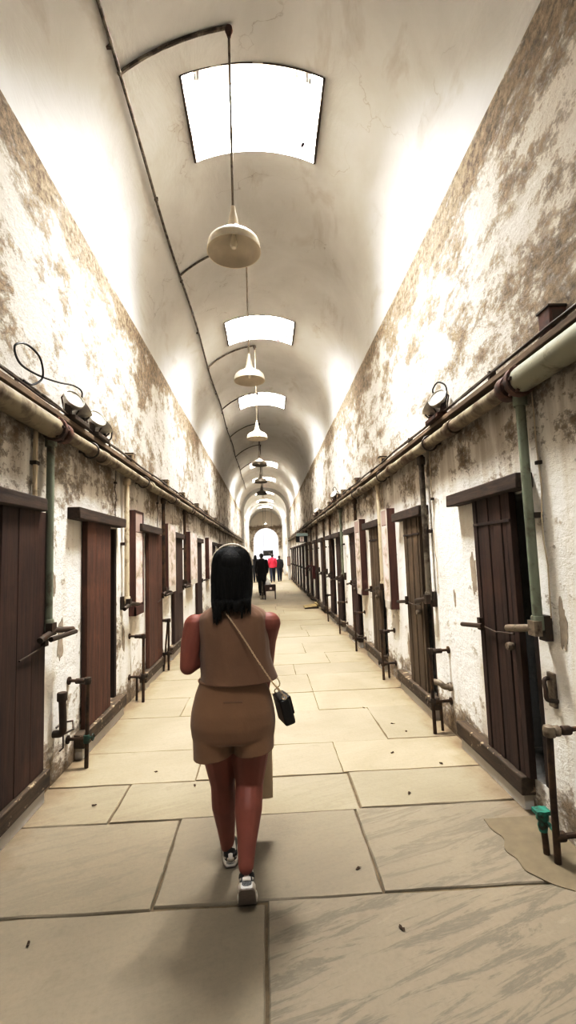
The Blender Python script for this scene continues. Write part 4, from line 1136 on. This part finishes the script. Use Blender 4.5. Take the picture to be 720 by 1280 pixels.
for hp, kn, an, e in ((HPL, KNL, ANL, 0), (HPR, KNR, ANR, .007)):
    t1 = hp.lerp(kn, .45); mb.capsule(hp, t1, .099, .090+e); mb.capsule(t1, kn, .090+e, .064+e)
    c1 = kn.lerp(an, .32)+V((0, -.016, 0)); mb.capsule(kn, c1, .063+e, .064+e*.5); c2 = kn.lerp(an, .70)+V((0, -.006, 0)); mb.capsule(c1, c2, .064+e*.5, .047); mb.capsule(c2, an, .047, .036)
    mb.ball(kn+V((0, .028, .005)), (.04, .035, .045))
mb.capsule(ANL, ANL+V((0, .06, -.045)), .033, .026); mb.capsule(ANR, ANR+V((-.002, .045, -.085)), .032, .024)
organic('body', mb, .0048, 6, M['skin'], wo)
face_bits(wo, hc)
mb = cloth_loft([(-.158, WY+.01, .985, .193, .156), (-.164, WY+.008, 1.03, .184, .148), (-.173, WY+.005, 1.10, .177, .137), (-.175, WY+.004, 1.18, .177, .134), (-.178, WY, 1.245, .178, .122),
                 (-.18, WY, 1.295, .174, .108), (-.18, WY, 1.325, .150, .090), (-.18, WY, 1.348, .108, .074), (-.18, WY, 1.362, .074, .064)], 80, 12, .006, 2.)
tp = obj('sleeveless_top', mb, M['top'], wo); sm = tp.modifiers.new('s', 'SOLIDIFY'); sm.thickness = .004; sm.offset = 0
mb = MB()
mb.rings([(-.188, WY, 1.03, .150, .112), (-.19, WY, .98, .162, .122), (-.19, WY, .92, .186, .132), (-.19, WY-.006, .84, .206, .150), (-.19, WY-.008, .78, .211, .153), (-.19, WY-.004, .72, .205, .142), (-.19, WY, .70, .19, .12)], 40, True, 2.2)
for cx, sg in ((-.291, -1), (-.089, 1)):
    mb.rings([(cx, WY+.004, .80, .102, .13), (cx-.0*sg, WY+.004, .72, .100, .126), (cx, WY+.006*(-sg), .60, .098, .122)], 32, True, 2.2)
so = organic('shorts', mb, .0055, 18, M['shorts'], wo, [((0, 0, 1.01), (0, 0, 1)), ((0, 0, .655), (.10, 0, -1))], .004)
mb = MB(); mb.tube([(-.19+.166*math.cos(a), WY+.126*math.sin(a), .985) for a in [2*PI*q/40 for q in range(40)]], .008, 8, closed=True); obj('waistband', mb, M['shorts'], wo)
mb = MB(); mb.box((-.225, WY-.139, .905), (-.135, WY-.131, .912)); obj('pocket_welt', mb, M['top'], so)
# hair
mb = MB(); hx = hc.x
mb.ball((hx, WY-.012, 1.563), (.096, .104, .096), 28, 18)
mb.rings([(hx, WY-.025, 1.61, .05, .04), (hx, WY-.035, 1.585, .082, .062), (hx, WY-.042, 1.54, .099, .071), (hx, WY-.055, 1.46, .104, .066), (hx, WY-.064, 1.42, .100, .054), (hx-.002, WY-.078, 1.385, .086, .036), (hx-.004, WY-.09, 1.36, .066, .018)], 36, True, 2.3)
rn = random.Random(21)
for q in range(26):
    x = hx-.092+.182*q/25; zt = {0: 1.33, 1: 1.30, 2: 1.27, 4: 1.31, 5: 1.29, 20: 1.30}.get(q, rn.uniform(1.325, 1.37)); yb = WY-.118-.010*math.cos((x-hx)*14)
    dx = rn.uniform(-.008, .008)
    mb.tube(smooth_path([(x*1.0, WY-.085, 1.47), (x, WY-.105, 1.40), (x+dx*.5, yb-.004, (zt+1.40)/2), (x+dx, yb, zt)], 4), [.011]*4+[.010]*4+[.008, .0075, .007, .006]+[.0045], 8)
hr = organic('hair', mb, .0045, 3, M['hair'], wo)
mb = MB()
for q in range(210):
    a = PI*(-.08+1.16*rn.random()); x0 = math.cos(a)
    sx = hx-x0*.100; r1 = rn.uniform(.97, 1.03)
    yb = WY-.045-.07*math.sin(max(0, min(PI, a)))
    zt = rn.uniform(1.315, 1.385) if x0 < .55 else rn.uniform(1.275, 1.36)
    ztp = 1.648+.006*rn.random()
    ye = WY-.115-.012*rn.random()
    ex = hx-x0*.088+rn.uniform(-.006, .006)
    pp = smooth_path([(hx-x0*.035, WY-.03-.03*math.sin(max(0, min(PI, a))), ztp), (hx-x0*.086, yb*.6+(WY-.05)*.4, 1.615), (sx-(x0*.003), yb-.002*r1, 1.52), (hx-x0*.101, yb*.7+ye*.3-.006, 1.43), (hx-x0*.095, yb*.3+ye*.7-.004, 1.395), (ex, ye, zt)], 4)
    k = len(pp); mb.tube(pp, [.003*min(1, i/3+.3)*min(1, (k-i)/5+.12) for i in range(k)], 5)
obj('loose_strands', mb, M['hair'], hr)
mb = MB(); mb.tube([(hx+.1035*math.cos(a), WY-.030-.012*math.sin(a), 1.562+.1035*math.sin(a)) for a in [PI*(-.02+1.04*q/40) for q in range(41)]], [.005]*41, 8); obj('headband', mb, M['band'], wo)
# trainers
shoe(wo, None, math.radians(6), math.radians(3), V((-.247, 2.735, .004)))
shoe(wo, None, math.radians(2), math.radians(50), V((-.133, 2.318, .004)))

# crossbody purse on its chain
pu = thing('purse', 'small black crossbody purse with a thin gold chain at the woman\'s right hip', 'purse', (0, 0, 0))
rot = Matrix.Rotation(math.radians(-13), 3, 'Y') @ Matrix.Rotation(math.radians(14), 3, 'Z')
pc = V((.067, 2.45, .825))
mb = MB(); mb.box(pc-V((.028, .075, .068)), pc+V((.028, .075, .062)), 0, rot, pc); obj('bag_body', mb, M['black_leather'], pu, .012)
mb = MB(); mb.box(pc+V((.024, -.071, -.02)), pc+V((.034, .071, .062)), 0, rot, pc); mb.box(pc+V((-.028, -.071, .055)), pc+V((.034, .071, .067)), 0, rot, pc); obj('flap', mb, M['black_leather'], pu, .004)
mb = MB(); c = pc + rot @ V((.040, 0, .0)); mb.ball(c, (.005, .012, .012), 12, 8); obj('clasp', mb, M['gold'], pu)
def ringat(c, r, w, R_=None):
    m_ = MB(); m_.tube([V(c)+((R_ or Matrix.Identity(3)) @ V((r*math.cos(a), 0, r*math.sin(a)))) for a in [2*PI*q/16 for q in range(16)]], w, 6, closed=True); return m_
t0 = pc + rot @ V((0, -.075, .072)); t1 = pc + rot @ V((0, .075, .072))
obj('ring', ringat(t0, .011, .0028), M['gold'], pu); obj('ring', ringat(t1, .011, .0028), M['gold'], pu)
path = smooth_path([t0+V((0, 0, .01)), (.040, 2.365, .945), (.010, 2.308, .995), (-.06, 2.282, 1.11), (-.125, 2.292, 1.215), (-.185, 2.312, 1.30), (-.235, 2.36, 1.352), (-.262, 2.43, 1.358), (-.245, 2.52, 1.31), (-.185, 2.595, 1.20), (-.09, 2.61, 1.09), (.0, 2.575, 1.0), (.05, 2.535, .93), t1+V((0, 0, .01))], 14)
# links along the path
mb = MB(); acc = 0; last = path[0]; seg = .011; tot = 0; q = 0
for a, b in zip(path[:-1], path[1:]):
    l = (b-a).length; 
    while acc <= l:
        p = a.lerp(b, acc/l); d = (b-a).normalized(); u_ = d.orthogonal().normalized(); w_ = d.cross(u_)
        if q % 2: u_, w_ = w_, u_
        mb.tube([p+d*.0085*math.cos(t)+u_*.0036*math.sin(t) for t in [2*PI*k/8 for k in range(8)]], .0014, 5, closed=True)
        acc += seg; q += 1
    acc -= l
obj('chain_strap', mb, M['gold'], pu)

# cream tote in her right hand
tt = thing('tote_bag', 'cream canvas tote hanging in front of the woman\'s right leg', 'bag', (0, 0, 0))
mb = MB(); n = 28; vs = []; fs = []
cx, cy_ = -.125, 2.80
for i in range(17):
    t = i/16; z = .685-.47*t; th = .010+.040*math.sin(PI*min(1, t*.8+.12))*(1 if t < .96 else .6); hwid = .128+.008*t
    for j in range(n):
        a = 2*PI*j/n; ca, sa = math.cos(a), math.sin(a)
        x_ = hwid*math.copysign(abs(ca)**.5, ca); y_ = th*math.copysign(abs(sa)**.7, sa)+.007*mnoise.noise(V((x_*14, z*8, 1)))
        vs.append((cx+x_-.012*t, cy_+y_+.02*t, z+.004*mnoise.noise(V((x_*9, 2, z)))))
for i in range(16):
    for j in range(n): fs.append((i*n+j, i*n+(j+1) % n, (i+1)*n+(j+1) % n, (i+1)*n+j))
fs.append(tuple(range(16*n, 17*n)))
mb.add(vs, fs); o = obj('bag_body', mb, M['tote'], tt); sm = o.modifiers.new('s', 'SOLIDIFY'); sm.thickness = .003
for sy in (-.007, .007):
    mb = MB(); mb.tube(smooth_path([(cx-.07, cy_+sy, .66), (cx-.05, cy_+sy, .70), (-.075, 2.757+sy*.5, .742), (-.03, 2.757+sy*.5, .742), (cx+.07, cy_+sy, .70), (cx+.075, cy_+sy, .66)], 6), .005, 8); obj('handle', mb, M['tote'], tt)

# --- distant visitors, seen from behind
def visitor(loc, h, label, coat, legs, hairm, stride=.14, long_hair=False, coat_len=.80, skin='skin_far', grp=None, armfwd=0.0):
    k = h/1.70; root = thing('person', label, 'person', loc, 0, grp); S_ = lambda *p: V(p)*k
    mb = MB(); h0 = S_(0, .01, 1.585)
    mb.rings([tuple(x*k for x in r_) for r_ in [(0, 0, .84, .15, .10), (0, 0, .92, .165, .11), (0, 0, 1.02, .15, .10), (0, 0, 1.12, .14, .095), (0, 0, 1.25, .16, .105), (0, 0, 1.36, .165, .095), (0, 0, 1.42, .12, .075), (0, 0, 1.455, .06, .055)]], 28)
    mb.capsule(S_(0, 0, 1.40), S_(0, .012, 1.52), .054*k, .05*k); head_prims(mb, h0, k)
    J = []
    for s in (-1, 1):
        sh, el, wr = S_(s*.185, 0, 1.375), S_(s*.235, -.02+armfwd*.3, 1.12), S_(s*.215, .05+armfwd, .90+armfwd*.8)
        hp, kn, an = S_(s*.09, 0, .88), S_(s*.085, s*stride*.55+.03, .48), S_(s*.08, s*stride-.0, .095)
        J.append((s, sh, el, wr, hp, kn, an))
        mb.capsule(S_(s*.06, 0, 1.40), sh, .05*k, .055*k); mb.capsule(sh, el, .052*k, .040*k); mb.capsule(el, wr, .040*k, .027*k)
        hand(mb, wr, wr-el, (-s, 0, 0), (0, 1, 0), .45, k)
        mb.capsule(hp, kn, .09*k, .056*k); c1 = kn.lerp(an, .3)+S_(0, -.014, 0); mb.capsule(kn, c1, .056*k, .058*k); mb.capsule(c1, an, .058*k, .036*k); mb.capsule(an, an+S_(0, .07, -.05), .034*k, .028*k)
    organic('body', mb, .010, 4, M[skin], root)
    mb = MB()
    mb.rings([tuple(x*k for x in r_) for r_ in [(0, 0, coat_len-.08, .185, .135), (0, 0, .92, .19, .138), (0, 0, 1.05, .178, .13), (0, 0, 1.15, .175, .128), (0, 0, 1.28, .188, .13), (0, 0, 1.38, .182, .115), (0, 0, 1.44, .13, .09), (0, 0, 1.485, .075, .07)]], 28)
    for s, sh, el, wr, hp, kn, an in J:
        mb.capsule(sh, el, .068*k, .056*k); e2 = el.lerp(wr, .93); mb.capsule(el, e2, .056*k, .043*k)
    organic('jacket', mb, .011, 3, M[coat], root, [(S_(0, 0, coat_len), (0, 0, -1)), (S_(0, 0, 1.475), (0, 0, 1))], .004)
    mb = MB(); mb.rings([tuple(x*k for x in r_) for r_ in [(0, 0, .80, .17, .12), (0, 0, .9, .178, .122), (0, 0, 1.0, .165, .115)]], 24)
    for s, sh, el, wr, hp, kn, an in J:
        mb.capsule(hp, kn, .104*k, .082*k); c1 = kn.lerp(an, .3)+S_(0, -.014, 0); mb.capsule(kn, c1, .082*k, .078*k); mb.capsule(c1, an+S_(0, 0, -.02), .078*k, .060*k)
    organic('trousers', mb, .011, 3, M[legs], root, [(S_(0, 0, .085), (0, 0, -1)), (S_(0, 0, .985), (0, 0, 1))], .004)
    mb = MB(); mb.ball(h0+S_(0, -.014, .022), V((.084, .098, .094))*k, 20, 14)
    if long_hair: mb.rings([tuple(x*k for x in r_) for r_ in [(0, -.04, 1.62, .08, .06), (0, -.06, 1.52, .095, .06), (0, -.085, 1.42, .09, .045), (0, -.115, 1.32, .07, .025)]], 20)
    else: mb.ball(h0+S_(0, -.045, -.03), V((.066, .055, .06))*k, 16, 10)
    organic('hair', mb, .010, 2, M[hairm], root, [(h0+S_(0, .075, 0), (0, 1, -.35))])
    for s, sh, el, wr, hp, kn, an in J:
        shoe(root, None, 0, 0, an+S_(0, .115, -.095)+V((0, 0, .003)), .25*k, False, ('black_shoe', 'black_shoe', 'black_shoe'))
    return root
visitor((-.21, 19.4, 0), 1.72, 'tall person in a long black coat standing in the corridor, nearest of the distant visitors', 'coat_black', 'trousers_black', 'hair_grey', .08, False, .62)
visitor((-.70, 29.2, 0), 1.68, 'distant person in charcoal with long dark hair, leftmost of the far visitors', 'coat_grey', 'trousers_black', 'hair', .16, True, .70)
visitor((.35, 28.6, 0), 1.72, 'distant person in a bright pink jacket and blue jeans', 'coat_pink', 'jeans', 'hair_brown', .18, False, .86)
visitor((.80, 29.4, 0), 1.60, 'distant person in a dark jacket to the right of the pink jacket', 'coat_grey', 'jeans', 'hair_brown', .20, False, .80)


# ------------------------------------------------------------------ light and world
w = bpy.data.worlds.new('overcast_sky'); SC.world = w; w.use_nodes = True
nt = w.node_tree; nt.nodes.clear()
o = nt.nodes.new('ShaderNodeOutputWorld'); b = nt.nodes.new('ShaderNodeBackground'); b.inputs[0].default_value = (.98, .97, 1., 1); b.inputs[1].default_value = .85
nt.links.new(b.outputs[0], o.inputs[0])
PW = {1: 300, 2: 820, 3: 640, 4: 560, 5: 650, 6: 650, 7: 700, 8: 700, 9: 700}
for a, b_, k in SKY:
    li = bpy.data.lights.new('skylight_daylight', 'AREA'); li.shape = 'RECTANGLE'; li.size = 2*SKX-.04; li.size_y = b_-a-.04
    li.energy = PW[k]; li.color = (.965, .985, 1.)
    o = bpy.data.objects.new('skylight_daylight', li); COL.objects.link(o); o.location = (0, (a+b_)/2, 7.0)

# ------------------------------------------------------------------ camera
H, F = 1.6, 580.0
yaw, pitch, roll = math.radians(2.831), math.radians(5.326), math.radians(1.9)
fw = V((math.sin(yaw)*math.cos(pitch), math.cos(yaw)*math.cos(pitch), math.sin(pitch)))
r0 = V((math.cos(yaw), -math.sin(yaw), 0)); u0 = r0.cross(fw)
r = r0*math.cos(roll)-u0*math.sin(roll); u = r0*math.sin(roll)+u0*math.cos(roll)
cd = bpy.data.cameras.new('camera'); cam = bpy.data.objects.new('camera', cd); COL.objects.link(cam)
cd.sensor_fit = 'VERTICAL'; cd.sensor_height = 36; cd.lens = 36*F/1280; cd.clip_end = 300; cd.clip_start = .05
mw = Matrix((r, u, -fw)).transposed().to_4x4(); mw.translation = (0, 0, H); cam.matrix_world = mw
SC.camera = cam

SC.view_settings.view_transform = 'Standard'; SC.view_settings.look = 'None'
SC.view_settings.exposure = 0.25; SC.view_settings.gamma = 1.0
cy = SC.cycles; cy.use_denoising = True; cy.max_bounces = 10; cy.diffuse_bounces = 4; cy.sample_clamp_indirect = 6; cy.caustics_reflective = False; cy.caustics_refractive = False

vs_ = SC.view_settings; vs_.use_curve_mapping = True
cm = vs_.curve_mapping; cm.use_clip = False; cu = cm.curves[3]
for x_, y_ in ((.06, .034), (.22, .185), (.5, .58)): cu.points.new(x_, y_)
cu.points[-1].location = (1., 1.18); cm.update()
